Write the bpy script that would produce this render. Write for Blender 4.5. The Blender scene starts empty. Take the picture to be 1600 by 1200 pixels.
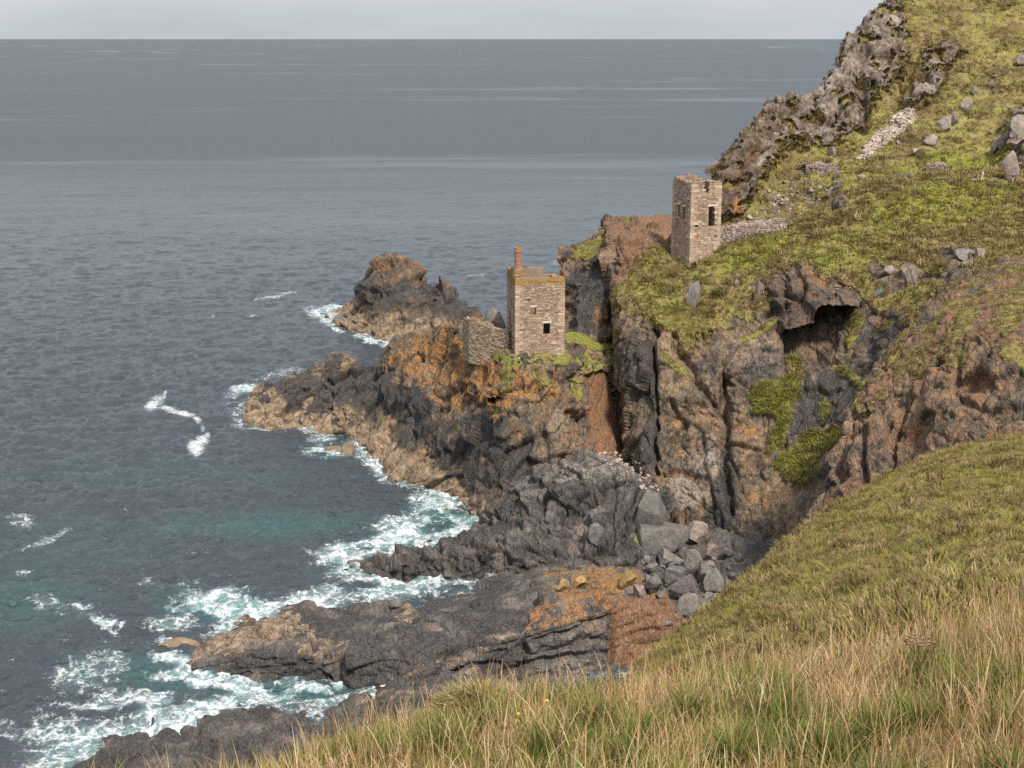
import bpy, math, random
import numpy as np
from mathutils import Vector, Matrix
from mathutils.bvhtree import BVHTree

# ------------------------------------------------------------------ camera, sky, sun, exposure
scene = bpy.context.scene
COL = scene.collection
CAM_H, FPX, PITCH = 65.0, 2222.0, math.atan(540.0 / 2222.0)
cam_data = bpy.data.cameras.new('camera')
cam = bpy.data.objects.new('camera', cam_data)
COL.objects.link(cam)
cam.location = (0, 0, CAM_H)
cam.rotation_euler = (math.radians(90) - PITCH, 0, 0)
cam_data.sensor_width = 36.0
cam_data.lens = FPX / 1600.0 * 36.0
cam_data.clip_start = 0.1
cam_data.clip_end = 120000
scene.camera = cam

SUN_EL, SUN_AZ = math.radians(50), math.radians(155)      # azimuth clockwise from +Y
world = bpy.data.worlds.new('World')
scene.world = world
world.use_nodes = True
wn, wl = world.node_tree.nodes, world.node_tree.links
wn.clear()
sky = wn.new('ShaderNodeTexSky')
sky.sky_type = 'NISHITA'
sky.sun_disc = False
sky.sun_elevation = SUN_EL
sky.sun_rotation = SUN_AZ
sky.altitude = 60
sky.air_density = 1.0
sky.dust_density = 3.0
hs = wn.new('ShaderNodeHueSaturation')
hs.inputs['Saturation'].default_value = 0.40
tcw = wn.new('ShaderNodeTexCoord')
mpw = wn.new('ShaderNodeMapping')
mpw.inputs['Scale'].default_value = (1.0, 1.0, 5.0)
nzw = wn.new('ShaderNodeTexNoise')
nzw.inputs['Scale'].default_value = 2.2
nzw.inputs['Detail'].default_value = 6
rpw = wn.new('ShaderNodeValToRGB')
rpw.color_ramp.elements[0].position, rpw.color_ramp.elements[1].position = .3, .7
rpw.color_ramp.elements[0].color, rpw.color_ramp.elements[1].color = (4.2, 4.6, 5.2, 1), (6.8, 7.1, 7.5, 1)
mxw = wn.new('ShaderNodeMix')
mxw.data_type = 'RGBA'
mxw.inputs['Factor'].default_value = 0.55                         # a deck of thin cloud over the clear sky
wl.new(tcw.outputs['Generated'], mpw.inputs[0])
wl.new(mpw.outputs[0], nzw.inputs['Vector'])
wl.new(nzw.outputs['Fac'], rpw.inputs[0])
wl.new(hs.outputs[0], mxw.inputs[6])
wl.new(rpw.outputs[0], mxw.inputs[7])
bg = wn.new('ShaderNodeBackground')
bg.inputs['Strength'].default_value = 0.078
wo = wn.new('ShaderNodeOutputWorld')
wl.new(sky.outputs[0], hs.inputs['Color'])
wl.new(mxw.outputs[2], bg.inputs['Color'])
wl.new(bg.outputs[0], wo.inputs['Surface'])

sd = bpy.data.lights.new('sun', 'SUN')
sd.energy = 2.3
sd.angle = math.radians(7)
sd.color = (1.0, 0.93, 0.83)
sun = bpy.data.objects.new('sun', sd)
COL.objects.link(sun)
sdir = Vector((math.sin(SUN_AZ) * math.cos(SUN_EL), math.cos(SUN_AZ) * math.cos(SUN_EL), math.sin(SUN_EL)))
sun.rotation_euler = sdir.to_track_quat('Z', 'Y').to_euler()
sun.location = (0, -50, 150)

scene.view_settings.view_transform = 'Standard'
scene.view_settings.look = 'None'
scene.view_settings.gamma = 1.0
scene.view_settings.exposure = 1.14
scene.cycles.use_denoising = False
scene.cycles.use_adaptive_sampling = False
scene.cycles.sample_clamp_direct = 0.9
scene.cycles.sample_clamp_indirect = 0.9
scene.cycles.max_bounces = 5
scene.cycles.diffuse_bounces = 3
scene.cycles.glossy_bounces = 3
scene.cycles.transparent_max_bounces = 4

rng = np.random.default_rng(7)
random.seed(7)

# ------------------------------------------------------------------ survey helpers: sight lines of the photograph to points on the ground
def ang(v):
    return math.atan((v - 600.0) / FPX) + PITCH

def P(u, v, d):
    """the point at horizontal distance d on the sight line (u, v)"""
    cy, sy = math.cos(PITCH), math.sin(PITCH)
    a, b = (u - 800.0) / FPX, -(v - 600.0) / FPX
    y = cy + b * sy
    k = d / y
    return np.array((a * k, d, CAM_H + (b * cy - sy) * k))

def Pz(u, v, z):
    """the point at height z on the sight line (u, v)"""
    return P(u, v, (CAM_H - z) / math.tan(ang(v)))

def project(p):
    cy, sy = math.cos(PITCH), math.sin(PITCH)
    x, y, z = p[..., 0], p[..., 1], p[..., 2] - CAM_H
    f = y * cy - z * sy
    f = np.where(np.abs(f) < 1e-3, 1e-3, f)
    up = y * sy + z * cy
    return 800 + FPX * x / f, 600 - FPX * up / f

# ------------------------------------------------------------------ noise
_pr = np.random.default_rng(11)
PERM = np.concatenate([_pr.permutation(4096)] * 2).astype(np.int32)
_g = _pr.normal(size=(4096, 3))
GRAD = (_g / np.linalg.norm(_g, axis=1)[:, None]).astype(np.float32)
RND = _pr.random((4096, 6)).astype(np.float32)

def hash3(i, j, k):
    return PERM[PERM[PERM[i & 4095] + (j & 4095)] + (k & 4095)]

def perlin(p):
    p = p.astype(np.float32)
    i = np.floor(p).astype(np.int32)
    f = p - i
    w = f * f * f * (f * (f * 6 - 15) + 10)
    out = np.zeros(len(p), np.float32)
    for dx in (0, 1):
        wx = w[:, 0] if dx else 1 - w[:, 0]
        for dy in (0, 1):
            wy = w[:, 1] if dy else 1 - w[:, 1]
            for dz in (0, 1):
                wz = w[:, 2] if dz else 1 - w[:, 2]
                g = GRAD[hash3(i[:, 0] + dx, i[:, 1] + dy, i[:, 2] + dz)]
                dot = g[:, 0] * (f[:, 0] - dx) + g[:, 1] * (f[:, 1] - dy) + g[:, 2] * (f[:, 2] - dz)
                out += wx * wy * wz * dot
    return out * 1.5

def fbm(p, octaves=4, gain=0.5, lac=2.03):
    a, s, out = 1.0, 1.0, np.zeros(len(p), np.float32)
    for o in range(octaves):
        out += a * perlin(p * s + o * 17.3)
        a *= gain
        s *= lac
    return out

def ridged(p, octaves=4):
    a, s, out = 1.0, 1.0, np.zeros(len(p), np.float32)
    for o in range(octaves):
        out += a * (1 - np.abs(perlin(p * s + o * 9.1)) * 2)
        a *= 0.5
        s *= 2.1
    return out

def worley(p):
    """nearest and second nearest feature: distances, id, vector from the feature"""
    p = p.astype(np.float32)
    base = np.floor(p - 0.5).astype(np.int32)
    n = len(p)
    f1 = np.full(n, 9, np.float32)
    f2 = np.full(n, 9, np.float32)
    idn = np.zeros(n, np.int32)
    vec = np.zeros((n, 3), np.float32)
    for dx in (0, 1):
        for dy in (0, 1):
            for dz in (0, 1):
                c = base + np.array((dx, dy, dz), np.int32)
                h = hash3(c[:, 0], c[:, 1], c[:, 2])
                q = p - (c + 0.5 + (RND[h, :3] - 0.5) * 0.86)
                dd = np.sqrt(np.sqrt((q ** 4).sum(1)))
                near = dd < f1
                f2 = np.where(near, f1, np.minimum(f2, dd))
                f1 = np.where(near, dd, f1)
                idn = np.where(near, h, idn)
                vec[near] = q[near]
    return f1, f2, idn, vec

def sstep(a, b, x):
    t = np.clip((x - a) / (b - a), 0, 1)
    return t * t * (3 - 2 * t)

def rot(rx=0, ry=0, rz=0):
    return np.array(Matrix.Rotation(math.radians(rz), 3, 'Z') @ Matrix.Rotation(math.radians(ry), 3, 'Y') @ Matrix.Rotation(math.radians(rx), 3, 'X'))

def blocks(p, size, R, tilt=0.35, groove=0.35, gw=0.065, warp=0.07):
    """jointed rock: every block pushed in or out and tilted, with open joints between"""
    q = (p @ R) / np.array(size)
    q = q + warp * np.stack([perlin(q * 0.9 + 3.1), perlin(q * 0.9 + 31.7), perlin(q * 0.9 + 57.3)], 1)
    f1, f2, h, vec = worley(q)
    r = RND[h]
    d = (r[:, 3] - 0.5) + tilt * ((r[:, 4:5] - 0.5) * 2 * vec[:, 0:1] + (r[:, 5:6] - 0.5) * 2 * vec[:, 2:3])[:, 0] * 2
    e = f2 - f1
    return d - groove * np.exp(-(e / gw) ** 2), r[:, 3], e

# ------------------------------------------------------------------ mesh helpers
def fast_mesh(name, verts, quads, smooth=False):
    me = bpy.data.meshes.new(name)
    verts = np.ascontiguousarray(verts, np.float32)
    quads = np.ascontiguousarray(quads, np.int32)
    k = quads.shape[1]
    me.vertices.add(len(verts))
    me.vertices.foreach_set('co', verts.ravel())
    me.loops.add(quads.size)
    me.loops.foreach_set('vertex_index', quads.ravel())
    me.polygons.add(len(quads))
    me.polygons.foreach_set('loop_start', np.arange(0, quads.size, k, dtype=np.int32))
    me.polygons.foreach_set('loop_total', np.full(len(quads), k, np.int32))
    me.polygons.foreach_set('use_smooth', np.full(len(quads), smooth, bool))
    me.update(calc_edges=True)
    return me

def link(name, me, mat=None, parent=None, **props):
    o = bpy.data.objects.new(name, me)
    COL.objects.link(o)
    if mat is not None and me is not None and not me.materials:
        me.materials.append(mat)
    if parent is not None:
        o.parent = parent
    for k, v in props.items():
        o[k] = v
    return o

def vattr(me, name, data):
    a = me.attributes.new(name, 'FLOAT_VECTOR' if data.ndim == 2 else 'FLOAT', 'POINT')
    a.data.foreach_set('vector' if data.ndim == 2 else 'value', np.ascontiguousarray(data, np.float32).ravel())

def grid_quads(nr, nc):
    a = np.arange(nr * nc).reshape(nr, nc)
    return np.stack([a[:-1, :-1], a[:-1, 1:], a[1:, 1:], a[1:, :-1]], -1).reshape(-1, 4)

# ------------------------------------------------------------------ lofted terrain
def spline(t, pts, tt, tension=0.15):
    h = np.diff(t)
    s = np.diff(pts, axis=0) / h.reshape(-1, *([1] * (pts.ndim - 1)))
    m = np.empty_like(pts)
    m[0], m[-1] = s[0], s[-1]
    hh = h.reshape(-1, *([1] * (pts.ndim - 1)))
    m[1:-1] = (s[:-1] * hh[1:] + s[1:] * hh[:-1]) / (hh[1:] + hh[:-1])
    m *= (1 - tension)
    i = np.clip(np.searchsorted(t, tt, side='right') - 1, 0, len(t) - 2)
    sh = (-1, *([1] * (pts.ndim - 1)))
    x = ((tt - t[i]) / h[i]).reshape(sh)
    hi = h[i].reshape(sh)
    return ((2 * x**3 - 3 * x**2 + 1) * pts[i] + (x**3 - 2 * x**2 + x) * hi * m[i]
            + (-2 * x**3 + 3 * x**2) * pts[i + 1] + (x**3 - x**2) * hi * m[i + 1])

def loft(cols, res, tension=0.15, coarse=None):
    """cols: columns of guide points from back to front; returns a fine grid of points (rows, columns, 3)"""
    net = []
    for c in cols:
        col = []
        for q in c:
            if q[0] == 'dz':
                col.append(col[-1] + np.array((0, q[2] if len(q) > 2 else 0, q[1])))
            elif isinstance(q[2], str):
                col.append(Pz(q[0], q[1], float(q[2])))
            else:
                col.append(P(*q))
        net.append(col)
    net = np.array(net).transpose(1, 0, 2)                       # rows, cols, 3
    dr = np.linalg.norm(np.diff(net, axis=0), axis=2).mean(1)
    dc = np.linalg.norm(np.diff(net, axis=1), axis=2).mean(0)
    tr = np.concatenate([[0], np.cumsum(np.maximum(dr, .05))])
    tc = np.concatenate([[0], np.cumsum(np.maximum(dc, .05))])
    nrow = len(tr)
    coarse = coarse or {0: .45, nrow - 2: .5}
    wr = np.array([coarse.get(i, 1.0) for i in range(nrow - 1)])
    uu, _ = project(net)
    um = uu[1:-1].mean(0)
    wc = np.array([.3 if um[i] > 1570 and um[i + 1] > 1655 else 1.0 for i in range(len(tc) - 1)])
    def samples(t, w):
        dens = np.concatenate([[0], np.cumsum(np.diff(t) * w)])
        return np.interp(np.linspace(0, dens[-1], max(4, int(dens[-1] / res))), dens, t)
    a = spline(tr, net, samples(tr, wr), tension)
    b = spline(tc, a.transpose(1, 0, 2), samples(tc, wc), tension)
    return b.transpose(1, 0, 2)

def grid_normals(g):
    n = np.cross(np.gradient(g, axis=1), np.gradient(g, axis=0))
    n /= np.linalg.norm(n, axis=2)[..., None] + 1e-9
    c = np.array((0, 0, CAM_H)) - g
    if (n * c).sum() < 0:
        n = -n
    return n

def poly_sd(u, v, pts):
    """signed distance in photograph pixels to a zone outline, positive inside"""
    pts = np.array(pts, float)
    n = len(pts)
    d = np.full(u.shape, 1e9)
    inside = np.zeros(u.shape, bool)
    for i in range(n):
        a, b = pts[i], pts[(i + 1) % n]
        e = b - a
        t = np.clip(((u - a[0]) * e[0] + (v - a[1]) * e[1]) / (e @ e + 1e-9), 0, 1)
        d = np.minimum(d, np.hypot(u - a[0] - t * e[0], v - a[1] - t * e[1]))
        c = ((a[1] <= v) & (b[1] > v)) | ((b[1] <= v) & (a[1] > v))
        xs = a[0] + (v - a[1]) / (b[1] - a[1] + 1e-12) * e[0]
        inside ^= c & (u < xs)
    return np.where(inside, d, -d)

class Zones:
    """where turf, lichen, red earth and so on grow on a patch of terrain"""
    def __init__(self, g):
        self.p = g.reshape(-1, 3)
        self.u, self.v = project(self.p)
        self.n1 = fbm(self.p * 0.35, 4)
        self.n2 = fbm(self.p * 1.3 + 40, 3)
    def poly(self, pts, soft=8, rough=14, fine=6):
        return sstep(-soft, soft, poly_sd(self.u, self.v, pts) + self.n1 * rough + self.n2 * fine)
    def ell(self, u, v, ru, rv, a=0, rough=0.45, soft=0.25):
        c, s = math.cos(math.radians(a)), math.sin(math.radians(a))
        x, y = self.u - u, self.v - v
        r = np.hypot((x * c + y * s) / ru, (-x * s + y * c) / rv)
        return sstep(-soft, soft, 1 - r + self.n1 * rough + self.n2 * rough * .5)
    def line(self, pts, w, rough=1.0):
        """distance to a crack line in pixels, turned into a groove profile"""
        d = np.full(self.u.shape, 1e9)
        uu, vv = self.u + self.n1 * 5 * rough, self.v + self.n2 * 3 * rough
        for (a, b) in zip(pts[:-1], pts[1:]):
            a, b = np.array(a, float), np.array(b, float)
            e = b - a
            t = np.clip(((uu - a[0]) * e[0] + (vv - a[1]) * e[1]) / (e @ e), 0, 1)
            d = np.minimum(d, np.hypot(uu - a[0] - t * e[0], vv - a[1] - t * e[1]))
        return np.exp(-(d / w) ** 2)

PATCHES = {}
def terrain(name, cols, res, mat, sculpt, zones, label=None, smooth=False, tension=0.15, coarse=None, **props):
    g = loft(cols, res, tension, coarse)
    nr, nc = g.shape[:2]
    z = Zones(g)
    z.shape = (nr, nc)
    zn = zones(z)
    p = g.reshape(-1, 3).copy()
    n = grid_normals(g).reshape(-1, 3)
    p = sculpt(p, n, z, zn)
    me = fast_mesh(name, p, grid_quads(nr, nc), smooth)
    zero = np.zeros(len(p), np.float32)
    G = lambda k: zn.get(k, zero)
    vattr(me, 'zone_a', np.stack([G('tan'), G('dark'), G('orange')], 1))
    vattr(me, 'zone_b', np.stack([G('red'), G('moss'), G('grass')], 1))
    vattr(me, 'zone_c', np.stack([G('straw'), G('pale'), G('heath')], 1))
    o = link(name, me, mat, **props)
    if label:
        o['label'] = label
    PATCHES.setdefault(name, []).append(dict(obj=o, p=p.reshape(nr, nc, 3), zn=zn, z=z, shape=(nr, nc)))
    return o
# ------------------------------------------------------------------ materials
class NT:
    def __init__(self, name):
        self.m = bpy.data.materials.new(name)
        self.m.use_nodes = True
        self.t = self.m.node_tree
        self.t.nodes.clear()
        self.out = self.t.nodes.new('ShaderNodeOutputMaterial')
        self.b = self.t.nodes.new('ShaderNodeBsdfPrincipled')
        self.t.links.new(self.b.outputs[0], self.out.inputs[0])
        self.pos = self.t.nodes.new('ShaderNodeNewGeometry').outputs['Position']
    def n(self, typ, **kw):
        nd = self.t.nodes.new(typ)
        for k, v in kw.items():
            setattr(nd, k, v)
        return nd
    def set(self, sock, val):
        if isinstance(val, bpy.types.NodeSocket):
            self.t.links.new(val, sock)
        elif isinstance(val, (tuple, list)) and len(val) == 3 and sock.type == 'RGBA':
            sock.default_value = (*val, 1)
        else:
            sock.default_value = val
    def scale(self, s, vec=None):
        nd = self.n('ShaderNodeVectorMath', operation='MULTIPLY')
        self.set(nd.inputs[0], vec or self.pos)
        nd.inputs[1].default_value = s
        return nd.outputs[0]
    def noise(self, scale, detail=4, rough=0.55, dist=0.0, vec=None, color=False):
        nd = self.n('ShaderNodeTexNoise')
        self.set(nd.inputs['Vector'], vec or self.pos)
        nd.inputs['Scale'].default_value = scale
        nd.inputs['Detail'].default_value = detail
        nd.inputs['Roughness'].default_value = rough
        nd.inputs['Distortion'].default_value = dist
        return nd.outputs['Color' if color else 'Fac']
    def vor(self, scale, feature='F1', vec=None, rand=1.0, out='Distance'):
        nd = self.n('ShaderNodeTexVoronoi', feature=feature)
        self.set(nd.inputs['Vector'], vec or self.pos)
        nd.inputs['Scale'].default_value = scale
        nd.inputs['Randomness'].default_value = rand
        return nd.outputs[out]
    def math(self, op, a, b=0.0, c=0.0, clamp=False):
        nd = self.n('ShaderNodeMath', operation=op, use_clamp=clamp)
        self.set(nd.inputs[0], a)
        self.set(nd.inputs[1], b)
        if op in ('MULTIPLY_ADD', 'SMOOTH_MIN', 'WRAP'):
            self.set(nd.inputs[2], c)
        return nd.outputs[0]
    def step(self, x, a, b):
        nd = self.n('ShaderNodeMapRange', interpolation_type='SMOOTHSTEP')
        self.set(nd.inputs['Value'], x)
        self.set(nd.inputs['From Min'], a)
        self.set(nd.inputs['From Max'], b)
        return nd.outputs[0]
    def mix(self, f, a, b, mode='MIX'):
        nd = self.n('ShaderNodeMix', data_type='RGBA', blend_type=mode)
        self.set(nd.inputs['Factor'], f)
        self.set(nd.inputs[6], a)
        self.set(nd.inputs[7], b)
        return nd.outputs[2]
    def ramp(self, f, stops, interp='LINEAR'):
        nd = self.n('ShaderNodeValToRGB')
        nd.color_ramp.interpolation = interp
        e = nd.color_ramp.elements
        while len(e) < len(stops):
            e.new(0.5)
        for el, (pos, c) in zip(e, stops):
            el.position = pos
            el.color = (*c, 1)
        self.set(nd.inputs[0], f)
        return nd.outputs[0]
    def attr(self, name, typ='GEOMETRY'):
        return self.n('ShaderNodeAttribute', attribute_name=name, attribute_type=typ)
    def sep(self, vec):
        nd = self.n('ShaderNodeSeparateXYZ')
        self.set(nd.inputs[0], vec)
        return nd.outputs
    def bump(self, h, strength=0.5, dist=0.1, normal=None):
        nd = self.n('ShaderNodeBump')
        nd.inputs['Strength'].default_value = strength
        nd.inputs['Distance'].default_value = dist
        self.set(nd.inputs['Height'], h)
        if normal is not None:
            self.set(nd.inputs['Normal'], normal)
        return nd.outputs[0]
    def done(self, color, rough=0.9, spec=0.2, normal=None):
        self.set(self.b.inputs['Base Color'], color)
        self.set(self.b.inputs['Roughness'], rough)
        self.set(self.b.inputs['Specular IOR Level'], spec)
        if normal is not None:
            self.set(self.b.inputs['Normal'], normal)
        return self.m

def turf_colour(M, moss=None, straw=None, heath=None):
    """olive, yellow-green and straw mottling of clifftop turf"""
    a = M.noise(0.09, 4, 0.6)
    b = M.noise(0.7, 5, 0.65)
    c = M.noise(4.0, 4, 0.7)
    x = M.math('ADD', M.math('MULTIPLY', a, 0.45), M.math('MULTIPLY', b, 0.55))
    col = M.ramp(x, [(0.32, (.130, .082, .042)), (0.42, (.155, .118, .048)), (0.50, (.165, .162, .030)),
                     (0.58, (.225, .205, .050)), (0.68, (.29, .215, .095))])
    d = M.noise(1.9, 4, 0.7)
    col = M.mix(M.math('MULTIPLY', M.step(d, .52, .66), .7), col, (.27, .185, .115))
    col = M.mix(M.math('MULTIPLY', M.step(d, .46, .34), .55), col, (.115, .135, .028))
    col = M.mix(M.step(c, .50, .72), col, M.mix(b, (.33, .25, .14), (.21, .21, .055)))
    col = M.mix(M.math('MULTIPLY', M.step(c, .46, .28), .9), col, (.045, .036, .016))
    if straw is not None:
        col = M.mix(M.math('MULTIPLY', straw, M.step(c, .25, .7)), col, M.mix(b, (.32, .22, .12), (.22, .15, .07)))
    if heath is not None:
        col = M.mix(M.math('MULTIPLY', heath, .85), col, M.mix(c, (.035, .022, .014), (.13, .065, .035)))
    if moss is not None:
        col = M.mix(M.math('MULTIPLY', moss, .8), col, M.mix(M.step(c, .3, .7), (.110, .145, .016), (.29, .30, .045)))
    return col, b, c

def rock_material(name, tones, bump=0.85):
    M = NT(name)
    za, zb, zc = (M.sep(M.attr(k).outputs['Vector']) for k in ('zone_a', 'zone_b', 'zone_c'))
    a = M.noise(0.16, 5, 0.6, 0.4)
    b = M.noise(0.9, 6, 0.65, 0.3)
    c = M.noise(5.0, 5, 0.7)
    st = M.noise(1.0, 5, 0.65, 0.6, M.scale((1.2, 1.2, .22)))            # vertical stain streaks
    x = M.math('ADD', M.math('MULTIPLY', a, .45), M.math('MULTIPLY', b, .55))
    col = M.ramp(x, tones)
    col = M.mix(M.math('MULTIPLY', M.step(st, .54, .68), .55), col, (.055, .052, .052))
    col = M.mix(M.math('MULTIPLY', M.step(st, .44, .32), .45), col, (.27, .19, .135))
    col = M.mix(M.math('MULTIPLY', M.step(c, .54, .74), .6), col, (.33, .28, .225))
    col = M.mix(M.math('MULTIPLY', M.step(c, .46, .28), .65), col, (.04, .036, .034))
    brk = M.math('MULTIPLY', M.math('SUBTRACT', M.math('ADD', M.math('MULTIPLY', b, .55), M.math('MULTIPLY', c, .45)), .5), 3.2)
    def zone(col, f, target, amt=.85):
        g = M.math('ADD', f, brk)
        g = M.math('MULTIPLY', M.math('MULTIPLY', M.step(g, .25, .95), amt), M.step(f, .02, .25))
        return M.mix(g, col, target)
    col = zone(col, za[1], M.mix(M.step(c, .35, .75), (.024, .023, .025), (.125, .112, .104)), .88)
    col = zone(col, zc[1], M.mix(M.step(c, .3, .65), (.20, .165, .14), (.46, .40, .34)), .7)
    col = zone(col, za[0], M.mix(M.step(b, .3, .7), (.165, .115, .070), (.40, .295, .205)))
    col = zone(col, zb[0], M.mix(M.step(c, .3, .7), (.155, .075, .040), (.310, .168, .090)))
    col = zone(col, za[2], M.mix(M.step(c, .3, .7), (.22, .100, .034), (.48, .235, .065)), .8)
    tcol, tb, tc = turf_colour(M, zb[1], zc[0], zc[2])
    g = M.math('ADD', zb[2], M.math('MULTIPLY', M.math('SUBTRACT', c, .5), .9))
    gm = M.step(g, .38, .62)
    col = M.mix(gm, col, tcol)
    moss_only = M.step(M.math('ADD', zb[1], M.math('MULTIPLY', M.math('SUBTRACT', c, .5), 1.3)), .45, .7)
    col = M.mix(moss_only, col, tcol)
    jw = M.n('ShaderNodeVectorMath', operation='ADD')
    M.set(jw.inputs[0], M.pos)
    js = M.n('ShaderNodeVectorMath', operation='SCALE')
    M.set(js.inputs[0], M.noise(.8, 3, .6, 0, None, True))
    js.inputs['Scale'].default_value = .9
    M.set(jw.inputs[1], js.outputs[0])
    mp = M.n('ShaderNodeMapping')
    mp.inputs['Rotation'].default_value = (.25, .5, .3)
    mp.inputs['Scale'].default_value = (1.2, .7, .45)
    M.set(mp.inputs[0], jw.outputs[0])
    j1 = M.vor(.75, 'DISTANCE_TO_EDGE', mp.outputs[0])
    j2 = M.vor(2.1, 'DISTANCE_TO_EDGE', mp.outputs[0])
    cellh = M.n('ShaderNodeTexVoronoi', feature='F1', distance='CHEBYCHEV')
    M.set(cellh.inputs['Vector'], mp.outputs[0])
    cellh.inputs['Scale'].default_value = 1.5
    ch = M.sep(cellh.outputs['Color'])[0]
    h = M.math('ADD', M.math('MULTIPLY', b, .35), M.math('MULTIPLY', c, .40))
    h = M.math('ADD', h, M.math('MULTIPLY', ch, .30))
    h = M.math('ADD', h, M.math('MULTIPLY', M.step(j1, 0.0, .035), .40))
    h = M.math('ADD', h, M.math('MULTIPLY', M.step(j2, 0.0, .05), .22))
    hs_ = M.math('SUBTRACT', 1.0, M.math('MULTIPLY', gm, .8))
    h = M.math('MULTIPLY', h, hs_)
    nrm = M.bump(h, bump, 0.45)
    return M.done(col, M.math('SUBTRACT', .92, M.math('MULTIPLY', za[1], .25)), .25, nrm)

MAT_CLIFF = rock_material('cliff_rock', [(.34, (.026, .025, .024)), (.43, (.075, .062, .050)), (.50, (.150, .115, .083)),
                                        (.57, (.27, .175, .100)), (.68, (.34, .265, .185))])
MAT_DARK = rock_material('dark_ledge_rock', [(.33, (.028, .027, .027)), (.43, (.082, .076, .071)), (.51, (.160, .140, .124)),
                                            (.59, (.25, .20, .165)), (.70, (.36, .29, .24))], .85)
MAT_GRANITE = rock_material('lichened_granite', [(.34, (.035, .027, .020)), (.43, (.095, .070, .052)), (.51, (.180, .142, .112)),
                                               (.59, (.29, .245, .205)), (.68, (.42, .37, .32))], .65)

def turf_material(name, straw=0.0):
    M = NT(name)
    zb, zc = M.sep(M.attr('zone_b').outputs['Vector']), M.sep(M.attr('zone_c').outputs['Vector'])
    col, b, c = turf_colour(M, zb[1], zc[0], zc[2])
    nrm = M.bump(M.math('ADD', b, c), .7, .25)
    return M.done(col, 1.0, .1, nrm)
MAT_TURF = turf_material('clifftop_turf')

def boulder_material(name, lo, mid, hi):
    M = NT(name)
    rnd = M.n('ShaderNodeObjectInfo').outputs['Random']
    a, b, c = M.noise(.5, 4, .6), M.noise(2.2, 6, .65), M.noise(11, 4, .7)
    x = M.math('ADD', M.math('ADD', M.math('MULTIPLY', b, .55), M.math('MULTIPLY', a, .35)), M.math('MULTIPLY', rnd, .12))
    col = M.ramp(x, [(.28, lo), (.5, mid), (.72, hi)])
    col = M.mix(M.math('MULTIPLY', M.step(c, .55, .8), .5), col, tuple(min(1, k * 1.35) for k in hi))
    col = M.mix(M.math('MULTIPLY', M.step(c, .45, .25), .5), col, lo)
    return M.done(col, .9, .2, M.bump(M.math('ADD', b, M.math('MULTIPLY', c, .5)), .6, .2))
MAT_BOULDER_GREY = boulder_material('grey_boulder_rock', (.050, .046, .043), (.145, .130, .118), (.30, .268, .24))
MAT_BOULDER_PINK = boulder_material('pinkish_boulder_rock', (.09, .068, .055), (.22, .17, .14), (.42, .34, .29))
MAT_BOULDER_PALE = boulder_material('pale_lichened_boulder', (.07, .056, .044), (.18, .148, .12), (.36, .32, .275))
MAT_BOULDER_OCHRE = boulder_material('ochre_lichened_boulder', (.10, .072, .045), (.25, .165, .07), (.42, .29, .13))
MAT_SCREE = boulder_material('scree_stone', (.14, .10, .08), (.33, .26, .21), (.55, .47, .40))
# ------------------------------------------------------------------ the land
def rock_sculpt(R, big=(4.5, 5, 6), mid=(1.5, 1.8, 2.4), small=(.5, .6, .8), amp=(1.5, .55, .2), fb=.35, turf=.22, groove=.4, lines=(), push=(), res=.17):
    gws = [max(.06, .8 * res / min(k)) for k in (big, mid, small)]
    def f(p, n, z, zn):
        q = p.copy()
        g = np.clip(zn.get('grass', np.zeros(len(p))) + zn.get('moss', 0) * .7, 0, 1)
        smooth = np.clip(g + zn.get('soil', 0), 0, 1)
        rock = 1 - smooth
        for m, vec in ((fn(z, zn), vec) for fn, vec in push):
            q += m[:, None] * np.array(vec)
        d = np.zeros(len(p), np.float32)
        b1, r1, e1 = blocks(p, big, R, .5, groove * .55, gws[0])
        b2, r2, e2 = blocks(p + 50, mid, R, .5, groove * .3, gws[1])
        b3, r3, e3 = blocks(p + 90, small, R, .40, groove * .4, gws[2])
        d += rock * (amp[0] * b1 + amp[1] * b2 + amp[2] * b3)
        d += fb * (.35 + .65 * rock) * fbm(p * .22, 3, .4)
        d += g * turf * (fbm(p * .8 + 9, 3) + .5 * np.abs(perlin(p * 2.6)))
        for pts, w, depth in lines:
            d -= depth * z.line(pts, w)
        dg = d.reshape(z.shape)
        for ax in (0, 1):
            dg = (np.roll(dg, 1, ax) + 2 * dg + np.roll(dg, -1, ax)) / 4
        q += n * (.75 * dg.ravel() + .25 * d)[:, None]
        return q
    return f

def low(z, h, n=1.8):
    return sstep(h + .8, h - .8, z.p[:, 2] + z.n1 * n)

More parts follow.
